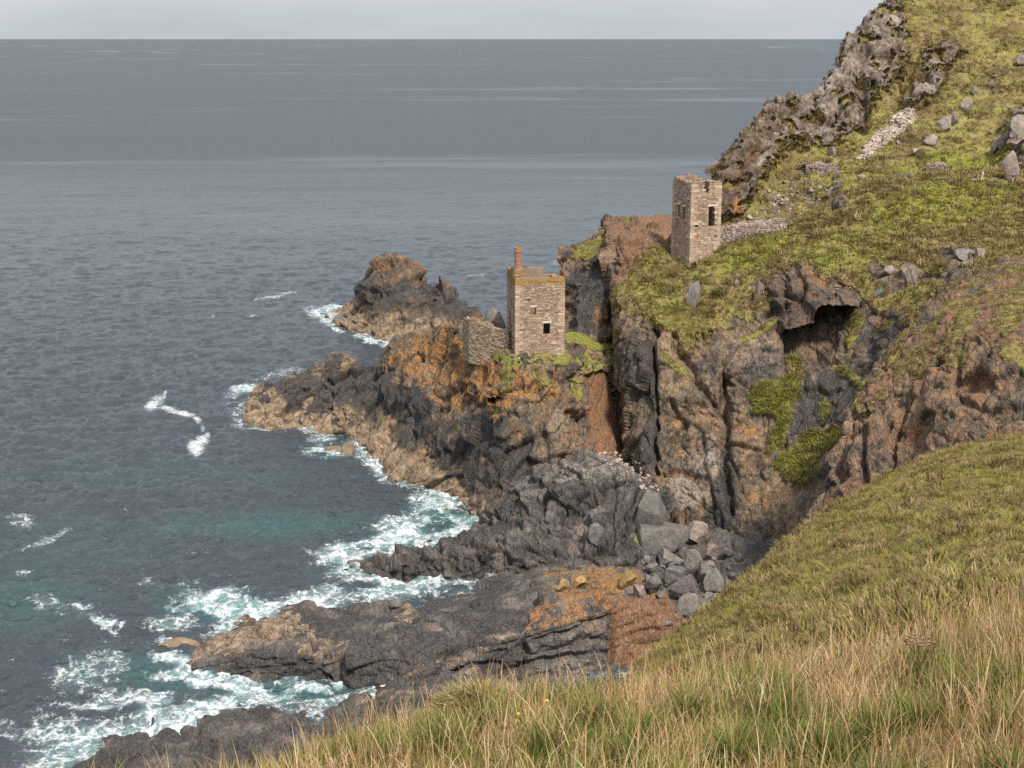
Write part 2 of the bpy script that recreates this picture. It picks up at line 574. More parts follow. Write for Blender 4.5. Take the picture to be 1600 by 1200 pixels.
# -- the far sea stack beyond the point
def zones_stack(z):
    return dict(tan=low(z, 4.2, 2.2) * .95, dark=.8 * sstep(4, 7, z.p[:, 2]) * sstep(17.0, 13, z.p[:, 2] + z.n1 * 4),
                orange=.42 * sstep(.2, .6, sstep(9, 14.5, z.p[:, 2] + z.n1 * 4) + z.n2 * .3 - .1))
terrain('sea_stack', [
    [(500, 484, 348), (502, 484, 346), (505, 484, 344), (506, 487, 342), (507, 490, 340), (508, 494, 338), (509, 498, '0'), ('dz', -3)],
    [(556, 500, 362), (554, 482, 346), (552, 473, 338), (548, 482, 333), (546, 495, 328), (543, 505, 323), (540, 517, '0'), ('dz', -3)],
    [(585, 500, 350), (583, 432, 336), (580, 414, 325), (581, 455, 318), (582, 485, 315.5), (583, 510, 312), (582, 531, '0'), ('dz', -3)],
    [(604, 500, 346), (602, 425, 330), (600, 408, 322), (600, 450, 315), (600, 488, 312), (600, 515, 308), (598, 539, '0'), ('dz', -3)],
    [(630, 500, 344), (628, 422, 330), (627, 409, 321), (625, 455, 313), (622, 490, 310), (620, 520, 305.5), (614, 546, '0'), ('dz', -3)],
    [(664, 500, 342), (662, 440, 328), (658, 424, 319), (660, 465, 311.5), (658, 495, 307.5), (655, 525, 302.5), (650, 556, '0'), ('dz', -3)],
    [(674, 510, 340), (673, 462, 326), (672, 448, 317), (673, 475, 312), (674, 500, 307), (672, 530, 302), (670, 560, '0'), ('dz', -3)],
    [(692, 510, 338), (688, 445, 324), (686, 429, 315), (690, 465, 309), (692, 495, 305), (690, 525, 301), (690, 562, '0'), ('dz', -3)],
    [(712, 515, 336), (706, 460, 322), (702, 441, 313), (708, 475, 307.5), (714, 505, 303), (712, 530, 300), (712, 565, '0'), ('dz', -3)],
    [(738, 515, 332), (728, 490, 316), (722, 476, 310), (730, 492, 304), (736, 510, 301), (735, 535, 298), (735, 568, '0'), ('dz', -3)],
    [(765, 520, 330), (762, 514, 312), (758, 507, 306), (762, 512, 302), (762, 520, 299), (760, 540, 296), (760, 570, '0'), ('dz', -3)],
], .30, MAT_CLIFF, rock_sculpt(rot(0, 62, 10), big=(5, 6, 9), mid=(1.8, 2.4, 4), small=(.8, .9, 1.4), amp=(1.7, .8, .3), fb=.6,
                               lines=(([(672, 430), (690, 470), (700, 530)], 6, .9),)), zones_stack,
   label='dark offshore rock stack with orange lichen on its top', category='sea stack')

# -- the headland under the upper mine building
def zones_upper(z):
    gr = z.poly([(884, 392), (905, 384), (955, 366), (985, 342), (1058, 330), (1058, 345), (990, 352), (958, 392), (905, 406)], 5, 10) * .9
    bare = z.poly([(978, 334), (1058, 334), (1060, 362), (1010, 365), (978, 352)], 4, 5)
    return dict(grass=gr * (1 - bare), red=np.maximum(bare, .55 * z.poly([(960, 352), (1056, 360), (1056, 395), (985, 400), (965, 395)], 6, 10)), soil=bare,
                orange=np.maximum.reduce([z.ell(884, 450, 6, 60, 0) * .45, z.ell(965, 430, 8, 70) * .5, z.ell(940, 500, 12, 20) * .5, z.ell(900, 412, 30, 12) * .35]),
                dark=1.1 * z.poly([(888, 420), (960, 400), (958, 520), (884, 520)], 8, 30), heath=bare * .5)
terrain('headland', [
    [(892, 600, 250), (890, 470, 240), (886, 425, 232), (880, 402, 225), (878, 418, 220), (878, 462, 217), (880, 520, 214), (880, 600, 212)],
    [(905, 600, 256), (905, 440, 246), (905, 398, 238), (905, 384, 228), (904, 400, 219.5), (905, 450, 215), (905, 515, 210.5), (905, 600, 208)],
    [(948, 600, 262), (948, 420, 252), (947, 372, 242), (948, 362, 231), (948, 378, 219), (948, 440, 212.5), (945, 515, 208), (945, 600, 205)],
    [(975, 600, 264), (975, 400, 255), (976, 350, 247), (978, 341, 238), (985, 352, 225), (982, 388, 217), (980, 440, 214), (980, 500, 212)],
    [(1015, 600, 266), (1015, 400, 257), (1015, 346, 249), (1015, 338, 239), (1015, 356, 226), (1015, 385, 216.5), (1015, 440, 214), (1015, 500, 212)],
    [(1060, 600, 266), (1060, 400, 257), (1060, 346, 249), (1060, 337, 240), (1060, 357, 226), (1060, 388, 217), (1060, 440, 214), (1060, 500, 212)],
    [(1130, 600, 266), (1130, 400, 257), (1130, 350, 249), (1130, 342, 240), (1130, 359, 226), (1130, 390, 217), (1130, 440, 214), (1130, 500, 212)],
], .25, MAT_CLIFF, rock_sculpt(rot(0, 55, 0), big=(3.5, 4, 8), amp=(1.5, .6, .25), lines=(([(972, 380), (978, 360), (990, 350)], 6, 1.5),)), zones_upper,
    kind='structure')

# -- the promontory that carries the lower mine building
def zones_prom(z):
    tan = low(z, 3.8, 2.6) * sstep(770, 715, z.u)
    ledge = z.poly([(870, 506), (985, 504), (985, 543), (930, 546), (905, 538), (880, 536)], 3, 4, 2)
    under = np.maximum.reduce([z.poly([(738, 545), (800, 551), (882, 553), (900, 566), (860, 572), (800, 568), (745, 557)], 3, 8),
                               z.poly([(890, 549), (956, 552), (956, 572), (915, 582), (895, 566)], 4, 16, 10) * .7,
                               z.ell(848, 590, 22, 10, 30), z.ell(905, 605, 8, 22, 0), z.ell(792, 590, 9, 20, 10) * .9, z.ell(778, 642, 8, 5)])
    red = z.poly([(916, 588), (950, 576), (962, 620), (978, 705), (972, 724), (932, 722), (922, 660)], 3, 4, 2)
    orange = np.maximum.reduce([z.poly([(604, 566), (640, 532), (700, 512), (735, 545), (800, 575), (842, 585), (838, 612), (800, 640), (768, 645), (740, 628), (700, 636), (672, 604), (632, 586)], 8, 22, 8),
                                z.ell(868, 596, 12, 30, 10), z.ell(812, 676, 7, 6)])
    orange *= sstep(-.42, .15, z.n2 + .25 * z.n1)
    dark = 1.2 * np.maximum(.8 * z.poly([(386, 595), (560, 560), (600, 560), (660, 600), (700, 680), (720, 740), (660, 700), (600, 640), (480, 640), (400, 640)], 8, 30),
                      .9 * z.poly([(680, 660), (760, 650), (850, 700), (840, 760), (720, 760)], 20, 60))
    pale = z.ell(870, 660, 22, 30) * .6
    return dict(tan=tan, grass=np.maximum(ledge, under * sstep(-.5, .1, z.n2 + .5 * z.n1)), moss=np.maximum(ledge * .5, under * .1), red=np.maximum(red, .5 * z.ell(880, 640, 40, 60)), soil=red * .8, orange=orange * (1 - ledge), dark=dark, pale=pale)
prom_lines = [([(548, 566), (520, 610), (480, 665)], 5, 1.0), ([(600, 575), (560, 620), (530, 680)], 5, 1.1), ([(655, 560), (620, 640), (600, 690)], 6, 1.0),
              ([(705, 560), (690, 640), (650, 720)], 6, 1.2), ([(760, 580), (720, 690), (690, 740)], 5, 1.0), ([(840, 600), (850, 690), (860, 740)], 4, .7),
              ([(902, 590), (912, 660), (925, 730)], 5, .9)]
terrain('headland', [
    [(396, 630, 252), (394, 618, 249), (390, 611, 246), (387, 622, 243.5), (386, 638, 241), (386, 650, 239.5), (386, 663, '0'), ('dz', -4)],
    [(412, 640, 262), (411, 612, 252), (409, 602, 247), (404, 620, 243.5), (400, 635, 240.8), (398, 650, 238.3), (398, 668, '0'), ('dz', -4)],
    [(455, 640, 262), (453, 600, 251), (451, 586, 245), (451, 605, 241.5), (452, 625, 238.6), (451, 650, 236), (450, 674, '0'), ('dz', -4)],
    [(548, 620, 262), (548, 575, 249), (546, 558, 241), (540, 590, 236.8), (535, 620, 234), (528, 650, 232.4), (520, 680, '0'), ('dz', -4)],
    [(572, 620, 262), (575, 590, 249), (572, 576, 240), (562, 600, 235), (556, 628, 231), (550, 660, 228), (542, 690, '0'), ('dz', -4)],
    [(606, 620, 258), (606, 565, 246), (603, 545, 236), (594, 585, 231.5), (586, 630, 228.2), (574, 668, 226.3), (566, 703, '0'), ('dz', -4)],
    [(662, 620, 252), (662, 545, 238), (660, 520, 226), (655, 560, 219.5), (645, 612, 214), (632, 690, 208), (602, 750, '0'), ('dz', -4)],
    [(730, 620, 245), (730, 532, 226), (730, 507, 209), (725, 553, 204), (716, 620, 201), (703, 708, 198.2), (668, 771, '0'), ('dz', -4)],
    [(766, 620, 240), (766, 530, 222), (766, 512, 206), (763, 556, 198), (757, 630, 195), (746, 718, 192.2), (712, 784, '0'), ('dz', -4)],
    [(805, 620, 236), (803, 542, 220), (800, 527, 204), (800, 562, 191.5), (795, 642, 188.5), (784, 732, 186), (764, 822, '0.3'), ('dz', -4)],
    [(885, 620, 236), (885, 540, 222), (885, 523, 206), (880, 568, 191.5), (880, 650, 187.8), (872, 722, 184.2), (862, 800, 181), ('dz', -4)],
    [(930, 620, 236), (930, 534, 226), (932, 516, 214), (934, 578, 196.5), (945, 650, 193), (952, 722, 187.5), (960, 790, 182), ('dz', -4)],
    [(985, 620, 236), (980, 536, 228), (975, 517, 218), (975, 570, 203), (985, 650, 199), (990, 722, 194), (995, 790, 188), ('dz', -4)],
], .17, MAT_CLIFF, rock_sculpt(rot(0, 38, 12), big=(3.2, 4.5, 8), mid=(1.3, 1.7, 3.2), small=(.5, .6, 1.0), amp=(1.5, .55, .16), fb=.25, groove=.5, lines=prom_lines,
    push=[(lambda z, zn: z.ell(780, 628, 9, 6, 0, .1, .15), (0, 3.5, 0)),
          (lambda z, zn: z.poly([(880, 540), (905, 540), (930, 551), (958, 548), (958, 556), (905, 552), (882, 548)], 3, 3, 1), (0, 1.1, 0)),
          (lambda z, zn: z.poly([(916, 588), (950, 576), (966, 620), (984, 705), (976, 724), (932, 722), (922, 660)], 3, 2, 1), (0, 2.4, 0))]),
    zones_prom, kind='structure')

# -- the upper hill with its granite crags
def zones_hill(z):
    crag = np.clip(1.25 - 1.1 * sstep(.12, .42, z.n1), 0, 1) * np.maximum.reduce([
        z.poly([(1110, 275), (1150, 210), (1200, 150), (1268, 140), (1318, 40), (1400, -20), (1420, 78), (1406, 120), (1370, 150), (1345, 195), (1300, 228), (1262, 232), (1235, 225), (1180, 292), (1150, 350), (1108, 350)], 6, 20, 8),
        z.poly([(1440, 78), (1490, 66), (1506, 84), (1480, 108), (1440, 108)], 4, 10), z.poly([(1430, 118), (1478, 104), (1476, 132), (1448, 160), (1412, 172), (1404, 158)], 4, 8),
        z.ell(1590, 235, 30, 50), z.ell(1612, 190, 35, 30), z.ell(1270, 262, 26, 8) * .7, z.ell(1465, 262, 24, 9) * .9, z.ell(1300, 300, 8, 22, 30) * .9, z.ell(1408, 295, 22, 10, 20) * .6])
    stony = .55 * z.poly([(1165, 352), (1190, 300), (1250, 265), (1300, 285), (1290, 325), (1232, 352)], 10, 34, 22)
    scree = z.poly([(1340, 252), (1362, 214), (1408, 172), (1432, 170), (1426, 190), (1388, 224), (1350, 250)], 3, 8, 4)
    rock = np.maximum.reduce([crag, stony, scree])
    tower_cliff = z.poly([(1108, 280), (1150, 215), (1205, 160), (1215, 200), (1180, 260), (1160, 345), (1108, 350)], 8, 20)
    heath = np.maximum.reduce([.85 * z.poly([(1110, 275), (1160, 205), (1225, 165), (1262, 190), (1235, 225), (1180, 290), (1140, 300)], 8, 26, 20),
                               z.ell(1470, 112, 45, 8, -12), z.ell(1560, 110, 30, 9), z.ell(1500, 80, 30, 10), z.ell(1575, 140, 22, 8), z.ell(1400, 110, 14, 30), z.ell(1350, 150, 16, 10), z.ell(1530, 180, 18, 7)])
    heath = np.maximum(heath * sstep(-.3, .2, z.n2), .6 * sstep(.08, .35, fbm(z.p * .2 + 31, 4)))
    path = z.poly([(1490, 273), (1700, 272), (1700, 283), (1490, 283)], 2, 3, 1)
    green = np.maximum.reduce([z.ell(1500, 258, 60, 14) * .9, z.ell(1450, 275, 80, 8) * .8, z.ell(1330, 300, 60, 14) * .4])
    hol = np.clip(1 - rock + heath * .6, 0, 1)
    return dict(grass=hol * (1 - path), heath=heath, moss=green * .8, pale=np.maximum(crag * .25, scree) * (1 - tower_cliff), red=scree * .35 + path * .4 + tower_cliff * .5, soil=np.maximum(scree * .7, path),
                dark=.7 * tower_cliff, straw=np.clip(.5 + z.n1, 0, 1) * .6, crag=crag, orange=z.ell(1150, 325, 10, 16) * .8)
terrain('hillside', [
    [(1105, 420, 224), (1106, 348, 228), (1108, 322, 232.5), (1110, 302, 236), (1112, 284, 240), (1113, 270, 246), (1113, 310, 264), (1110, 480, 275)],
    [(1125, 420, 223), (1125, 350, 227), (1125, 322, 231.5), (1125, 296, 235.5), (1126, 272, 240), (1128, 252, 247), (1128, 290, 266), (1128, 480, 280)],
    [(1160, 410, 221), (1160, 352, 226), (1160, 322, 230.5), (1158, 290, 235.5), (1155, 255, 242.5), (1152, 219, 252), (1158, 260, 272), (1158, 480, 290)],
    [(1215, 390, 220), (1215, 348, 226), (1212, 312, 232.5), (1210, 266, 241), (1207, 220, 250), (1204, 166, 264), (1208, 210, 285), (1208, 480, 305)],
    [(1275, 370, 222), (1275, 332, 228), (1275, 296, 236), (1275, 250, 246), (1274, 205, 258), (1270, 152, 273), (1276, 200, 296), (1276, 480, 320)],
    [(1305, 355, 223), (1305, 316, 229), (1305, 280, 238), (1305, 240, 249), (1302, 195, 262), (1296, 118, 276), (1305, 160, 298), (1305, 480, 325)],
    [(1330, 340, 224), (1330, 302, 230), (1330, 266, 240), (1330, 221, 252), (1328, 150, 267), (1322, 66, 280), (1334, 110, 300), (1334, 480, 330)],
    [(1382, 325, 226), (1382, 288, 232), (1382, 246, 243), (1382, 195, 256), (1379, 118, 271), (1372, 18, 288), (1385, 60, 310), (1385, 480, 340)],
    [(1452, 315, 226), (1452, 277, 233), (1452, 236, 244), (1452, 175, 258), (1452, 90, 276), (1446, -12, 297), (1460, 20, 320), (1460, 480, 350)],
    [(1530, 312, 226), (1530, 277, 234), (1530, 246, 243), (1530, 165, 262), (1530, 75, 283), (1528, -40, 308), (1540, 0, 330), (1540, 480, 360)],
    [(1610, 312, 226), (1610, 278, 234), (1610, 246, 241), (1610, 155, 262), (1610, 60, 285), (1610, -60, 312), (1620, -20, 335), (1620, 480, 370)],
    [(1760, 312, 226), (1760, 276, 234), (1760, 240, 242), (1760, 140, 264), (1760, 40, 290), (1760, -90, 320), (1760, -40, 345), (1760, 480, 380)],
    [(2000, 312, 226), (2000, 276, 234), (2000, 240, 242), (2000, 140, 266), (2000, 30, 294), (2000, -110, 325), (2000, -60, 350), (2000, 480, 390)],
], .27, MAT_GRANITE, rock_sculpt(rot(8, 14, 20), big=(5, 5, 6.5), mid=(2.2, 2.4, 2.9), small=(.9, 1.0, 1.1), res=.3, amp=(2.0, .8, .22), fb=.6, turf=.5, groove=.5,
    lines=(([(1345, 78), (1340, 130), (1350, 200)], 8, 2.5), ([(1425, 110), (1400, 165)], 6, 1.5)),
    push=[(lambda z, zn: zn['crag'], (0, -1.6, .6)), (lambda z, zn: z.ell(1505, 262, 60, 10, 0, .1), (0, 0, -.8)), (lambda z, zn: z.ell(1400, 262, 40, 6, 10, .2), (0, 0, .9)),
          (lambda z, zn: z.ell(1460, 246, 38, 7, 8, .2), (0, -1, 1.0)), (lambda z, zn: z.ell(1590, 240, 34, 44, 0, .2), (0, -3, 1.5))]), zones_hill, coarse={0: .3, 5: .35, 6: .1}, kind='structure')

# -- the main cliff and the turf slope above it
def zones_cliff(z):
    turf = z.poly([(950, 330), (2000, 200), (2000, 400), (1600, 405), (1480, 452), (1420, 500), (1395, 488), (1345, 470), (1338, 440), (1300, 432), (1262, 418), (1215, 416), (1192, 445), (1206, 472),
                   (1171, 500), (1145, 496), (1110, 516), (1075, 537), (1044, 531), (1009, 505), (979, 482), (955, 470)], 5, 26, 12)
    bare = z.poly([(945, 330), (1060, 350), (1058, 386), (1022, 384), (992, 398), (978, 440), (955, 450)], 4, 10)
    rocky = np.maximum.reduce([bare, z.ell(1082, 455, 13, 26, 12, .3), z.ell(1185, 445, 10, 14, 0, .3), z.ell(1395, 430, 40, 18, 10, .9), z.ell(1500, 415, 26, 24, 0, .7), z.ell(1150, 440, 8, 8), z.ell(1310, 315, 16, 18, 30, .5) * .9,
                               z.ell(1440, 430, 50, 14, 10, .9) * .7])
    extra = np.maximum.reduce([z.line([(1160, 534), (1185, 520), (1212, 500)], 6), z.ell(1335, 515, 8, 30, 20) * .9, z.ell(1060, 575, 20, 6, 25), z.ell(1040, 555, 12, 6, 40), z.ell(1385, 505, 16, 10, 0, .8) * .6])
    moss = np.maximum.reduce([z.poly([(1167, 606), (1224, 588), (1246, 562), (1270, 566), (1267, 578), (1248, 594), (1239, 627), (1228, 671), (1226, 702), (1202, 702), (1213, 650), (1180, 640), (1169, 627)], 3, 8, 5),
                              z.poly([(1206, 724), (1267, 671), (1311, 667), (1312, 686), (1276, 724), (1259, 750), (1232, 746), (1211, 730)], 3, 10, 6),
                              z.line([(1312, 572), (1330, 590), (1346, 603)], 6), z.ell(1290, 638, 7, 16, 10, .7)])
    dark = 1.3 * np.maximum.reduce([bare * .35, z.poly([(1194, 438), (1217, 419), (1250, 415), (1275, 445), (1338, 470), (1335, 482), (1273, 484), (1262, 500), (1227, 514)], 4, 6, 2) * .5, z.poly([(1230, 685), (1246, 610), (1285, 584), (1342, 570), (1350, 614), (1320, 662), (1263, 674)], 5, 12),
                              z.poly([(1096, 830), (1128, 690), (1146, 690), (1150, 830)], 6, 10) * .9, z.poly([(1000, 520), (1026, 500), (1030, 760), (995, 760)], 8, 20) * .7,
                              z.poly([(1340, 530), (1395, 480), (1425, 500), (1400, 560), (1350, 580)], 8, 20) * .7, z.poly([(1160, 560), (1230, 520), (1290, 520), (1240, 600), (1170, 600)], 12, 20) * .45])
    orange = np.maximum.reduce([z.ell(1050, 655, 24, 22), z.ell(1078, 695, 24, 22), z.ell(1165, 665, 20, 20), z.ell(1190, 775, 30, 20, 20), z.ell(1110, 600, 14, 30) * .6]) * .42
    pale = np.maximum.reduce([z.ell(1065, 770, 38, 28), z.ell(1100, 720, 30, 36) * .6, z.ell(1180, 560, 50, 40) * .35])
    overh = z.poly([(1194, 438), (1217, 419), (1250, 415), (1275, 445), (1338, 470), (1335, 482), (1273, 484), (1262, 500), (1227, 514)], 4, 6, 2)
    red = np.maximum.reduce([bare * .75, overh * .4, z.ell(1270, 432, 40, 12) * .7, z.ell(1185, 428, 30, 8) * .5, z.ell(1570, 440, 60, 30, -20) * .8, z.ell(960, 560, 9, 50) * .5])
    top = z.poly([(950, 330), (2000, 200), (2000, 345), (1500, 345), (1300, 380), (1180, 420), (1080, 470), (1000, 470), (960, 440)], 12, 30)
    green = np.maximum.reduce([z.ell(1180, 395, 60, 22, -30), z.ell(1470, 320, 110, 34, -10) * .9, z.ell(1330, 390, 70, 28, -10) * .5, z.ell(1050, 480, 60, 30, 30) * .4, z.ell(1290, 408, 26, 12)])
    track = z.poly([(1478, 279), (1530, 277), (1720, 279), (1720, 286), (1530, 284), (1480, 284)], 1.5, 2, 1)
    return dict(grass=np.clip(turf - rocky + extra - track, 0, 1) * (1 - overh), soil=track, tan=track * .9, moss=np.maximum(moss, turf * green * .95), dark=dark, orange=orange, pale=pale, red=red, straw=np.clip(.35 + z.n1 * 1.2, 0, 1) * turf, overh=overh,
                heath=np.maximum(np.maximum(z.ell(1400, 300, 45, 12, 10), z.ell(1330, 335, 50, 10, -20)) * .7, .55 * sstep(.1, .35, fbm(z.p * .25 + 91, 4))))
under_lip = [(1226, 513), (1262, 500), (1275, 484), (1340, 478), (1342, 492), (1288, 512), (1258, 522), (1228, 524)]
recess = [(1226, 510), (1262, 498), (1275, 482), (1342, 474), (1325, 520), (1290, 560), (1262, 590), (1242, 590), (1228, 560)]
cliff_lines = [([(1017, 498), (1021, 560), (1018, 640), (1020, 740)], 4.5, 3.0), ([(1003, 520), (1000, 600), (990, 700)], 4, .6), ([(1060, 540), (1090, 600), (1122, 640)], 6, 1.6),
               ([(1128, 585), (1132, 660), (1130, 720), (1142, 800)], 6, 2.0), ([(1085, 460), (1078, 520)], 5, .6), ([(1225, 515), (1226, 600)], 3, .5), ([(1218, 420), (1220, 455), (1240, 458)], 4, 1.6),
               ([(1025, 640), (1060, 645), (1110, 630)], 4, .8), ([(1020, 740), (1060, 735), (1100, 745)], 5, 1.2), ([(1135, 690), (1190, 700), (1215, 690)], 4, .9), ([(1235, 680), (1300, 660)], 3, .4)]
terrain('main_cliff', [
    [(950, 340, 240), (954, 372, 226), (958, 430, 221), (964, 490, 216), (970, 540, 212), (975, 610, 208), (980, 690, 203), (984, 760, 198), ('dz', -6)],
    [(964, 340, 230), (967, 372, 213.5), (971, 430, 206), (973, 490, 200), (977, 540, 196), (983, 610, 191.5), (987, 690, 186.5), (994, 760, 181.5), ('dz', -6)],
    [(1015, 345, 228), (1015, 380, 213), (1012, 430, 204.5), (1012, 480, 197), (1008, 540, 191.5), (1008, 610, 187), (1008, 690, 183), (1018, 762, 178.5), ('dz', -6)],
    [(1073, 394, 213), (1073, 413, 206), (1071, 440, 201), (1066, 495, 193.5), (1065, 560, 189), (1065, 630, 184.5), (1066, 700, 180.3), (1078, 792, 175.5), ('dz', -6)],
    [(1135, 355, 217), (1133, 372, 209), (1130, 425, 200.5), (1130, 498, 192), (1130, 570, 186.5), (1130, 640, 182.5), (1132, 720, 178), (1142, 830, 172), ('dz', -6)],
    [(1200, 350, 218), (1200, 373, 207), (1195, 410, 200), (1190, 470, 193), (1190, 540, 187.5), (1190, 620, 182), (1187, 720, 176), (1194, 858, 168.5), ('dz', -6)],
    [(1240, 345, 219), (1240, 357, 208.5), (1238, 398, 199.5), (1237, 440, 193), (1240, 530, 187.5), (1237, 620, 181), (1232, 720, 174.5), (1228, 862, 165), ('dz', -6)],
    [(1300, 312, 223), (1300, 324, 212), (1300, 378, 200.5), (1300, 440, 191), (1308, 535, 184.5), (1302, 610, 179), (1292, 690, 173), (1272, 800, 162), ('dz', -6)],
    [(1372, 282, 226), (1372, 298, 214), (1372, 368, 200.5), (1372, 430, 190), (1386, 500, 182), (1370, 570, 174.5), (1345, 650, 166), (1312, 740, 157), ('dz', -6)],
    [(1450, 270, 230), (1450, 286, 217), (1450, 350, 201.5), (1450, 408, 189), (1460, 450, 179.5), (1442, 500, 171), (1402, 560, 161), (1352, 650, 151), ('dz', -6)],
    [(1540, 266, 232), (1540, 281, 219), (1540, 340, 202.5), (1540, 390, 187), (1545, 430, 173), (1550, 460, 163), (1540, 520, 151), (1500, 600, 145), ('dz', -6)],
    [(1650, 266, 233), (1650, 280, 220), (1650, 338, 202.5), (1650, 385, 185), (1650, 415, 169), (1650, 440, 159), (1650, 500, 148), (1650, 600, 140), ('dz', -6)],
    [(1990, 266, 233), (1990, 280, 220), (1990, 338, 202.5), (1990, 385, 185), (1990, 415, 169), (1990, 440, 159), (1990, 500, 148), (1990, 600, 140), ('dz', -6)],
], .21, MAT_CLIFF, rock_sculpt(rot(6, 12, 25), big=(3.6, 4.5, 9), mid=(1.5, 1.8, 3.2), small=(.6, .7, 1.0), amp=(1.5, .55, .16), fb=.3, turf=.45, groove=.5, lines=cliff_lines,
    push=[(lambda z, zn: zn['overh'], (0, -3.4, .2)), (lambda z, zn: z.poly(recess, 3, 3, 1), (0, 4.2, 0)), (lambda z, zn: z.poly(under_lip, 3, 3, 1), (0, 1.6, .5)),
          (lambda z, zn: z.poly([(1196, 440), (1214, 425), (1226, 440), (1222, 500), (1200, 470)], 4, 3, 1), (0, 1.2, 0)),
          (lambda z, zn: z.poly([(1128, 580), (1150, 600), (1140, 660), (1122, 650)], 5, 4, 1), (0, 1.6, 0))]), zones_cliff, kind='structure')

# -- the brown buttress on the right
def zones_butt(z):
    soil = z.poly([(1330, 640), (1345, 600), (1420, 515), (1600, 390), (2000, 380), (2000, 520), (1600, 545), (1480, 560), (1420, 590), (1360, 640)], 10, 30)
    gr = soil * sstep(-.1, .4, z.n1 + z.n2 * .8 + .12)
    gr = np.maximum(gr, .9 * z.poly([(1560, 560), (1620, 530), (1700, 520), (1700, 590), (1600, 580)], 6, 20))
    return dict(red=np.maximum(soil * .7, .5 + .4 * z.n1), grass=gr, soil=soil * .35, straw=gr * .5, pale=z.line([(1240, 850), (1290, 740), (1345, 620), (1420, 530)], 12) * .45, dark=.5 * z.ell(1310, 760, 16, 40, 20),
                heath=gr * sstep(.1, .4, z.n2) * .6)
terrain('buttress', [
    [(1262, 850, 160), (1252, 846, 146), (1238, 850, 138), (1242, 875, 134), (1240, 925, 129), (1235, 980, 124), ('dz', -8)],
    [(1322, 735, 162), (1312, 734, 150), (1291, 740, 142.5), (1300, 775, 137.5), (1305, 812, 133), (1308, 870, 127), ('dz', -8)],
    [(1380, 600, 166), (1368, 600, 154), (1346, 610, 146.5), (1352, 672, 140), (1357, 742, 135.5), (1360, 830, 130), ('dz', -8)],
    [(1444, 518, 172), (1432, 520, 160), (1406, 530, 151), (1411, 608, 141.5), (1416, 690, 136.5), (1420, 790, 131), ('dz', -8)],
    [(1515, 455, 178), (1502, 455, 166), (1484, 464, 156.5), (1480, 560, 138.5), (1480, 642, 133.5), (1480, 752, 128), ('dz', -8)],
    [(1582, 408, 184), (1575, 410, 173), (1562, 424, 161), (1560, 542, 134.5), (1560, 622, 130), (1560, 722, 125.5), ('dz', -8)],
    [(1660, 385, 186), (1660, 388, 176), (1650, 400, 163), (1650, 532, 133), (1650, 612, 128), (1650, 712, 124), ('dz', -8)],
    [(1990, 380, 186), (1990, 384, 176), (1980, 396, 163), (1980, 525, 133), (1980, 602, 128), (1980, 700, 124), ('dz', -8)],
], .17, MAT_CLIFF, rock_sculpt(rot(4, 22, 15), big=(3.0, 3.5, 5), mid=(1.1, 1.3, 1.7), small=(.45, .5, .6), amp=(1.05, .45, .17), fb=.3, turf=.3, groove=.45,
    lines=(([(1352, 650), (1345, 720), (1352, 760)], 6, 1.2), ([(1500, 560), (1490, 620), (1540, 640), (1600, 632)], 5, .8), ([(1430, 590), (1400, 680), (1390, 740)], 5, 1.0))), zones_butt, kind='structure')

# -- the jointed shelf at the foot of the cliff, the low finger and the black ledge in front
def zones_shelf(z):
    return dict(dark=np.clip(.72 + z.n1 * .8 - sstep(742, 728, z.v) * .6, 0, 1), pale=.55 * z.poly([(872, 725), (1000, 722), (990, 752), (880, 752)], 6, 14), tan=.6 * z.ell(745, 790, 30, 25), moss=z.ell(1000, 838, 10, 12) * .8)
terrain('rock_shelf', [
    [(752, 830, 190), (748, 832, 186), (742, 834, 184), (742, 836, 183), (742, 838, 182), (742, 842, 181), ('dz', -4)],
    [(775, 790, 192), (768, 800, 187), (760, 812, 183), (756, 822, 181.5), (754, 830, 180.5), (752, 838, 179.5), ('dz', -4)],
    [(828, 730, 196), (826, 738, 188), (829, 748, 178.5), (823, 778, 176.5), (815, 806, 174.5), (806, 842, 172), ('dz', -4)],
    [(885, 712, 198), (885, 720, 189), (890, 733, 176.5), (888, 770, 173.8), (885, 812, 171.2), (880, 852, 168.7), ('dz', -4)],
    [(960, 712, 198), (960, 722, 188), (962, 742, 174.3), (960, 782, 172), (960, 822, 169.3), (956, 862, 166.7), ('dz', -4)],
    [(1012, 735, 196), (1014, 745, 186), (1018, 768, 174), (1018, 800, 170.5), (1016, 832, 167.6), (1012, 872, 164.7), ('dz', -4)],
    [(1050, 770, 190), (1050, 775, 184), (1048, 790, 175), (1048, 812, 171), (1046, 840, 168), (1042, 880, 164.7), ('dz', -4)],
], .14, MAT_DARK, rock_sculpt(rot(0, 14, 10), big=(3.4, 4, 3.2), mid=(1.3, 1.6, 1.4), small=(.5, .6, .5), amp=(1.5, .5, .14), fb=.3, groove=.6,
    lines=(([(868, 735), (852, 770), (825, 830)], 6, 1.6), ([(905, 745), (880, 800), (862, 850)], 4, .9), ([(960, 745), (955, 860)], 3, .6))), zones_shelf, kind='structure')

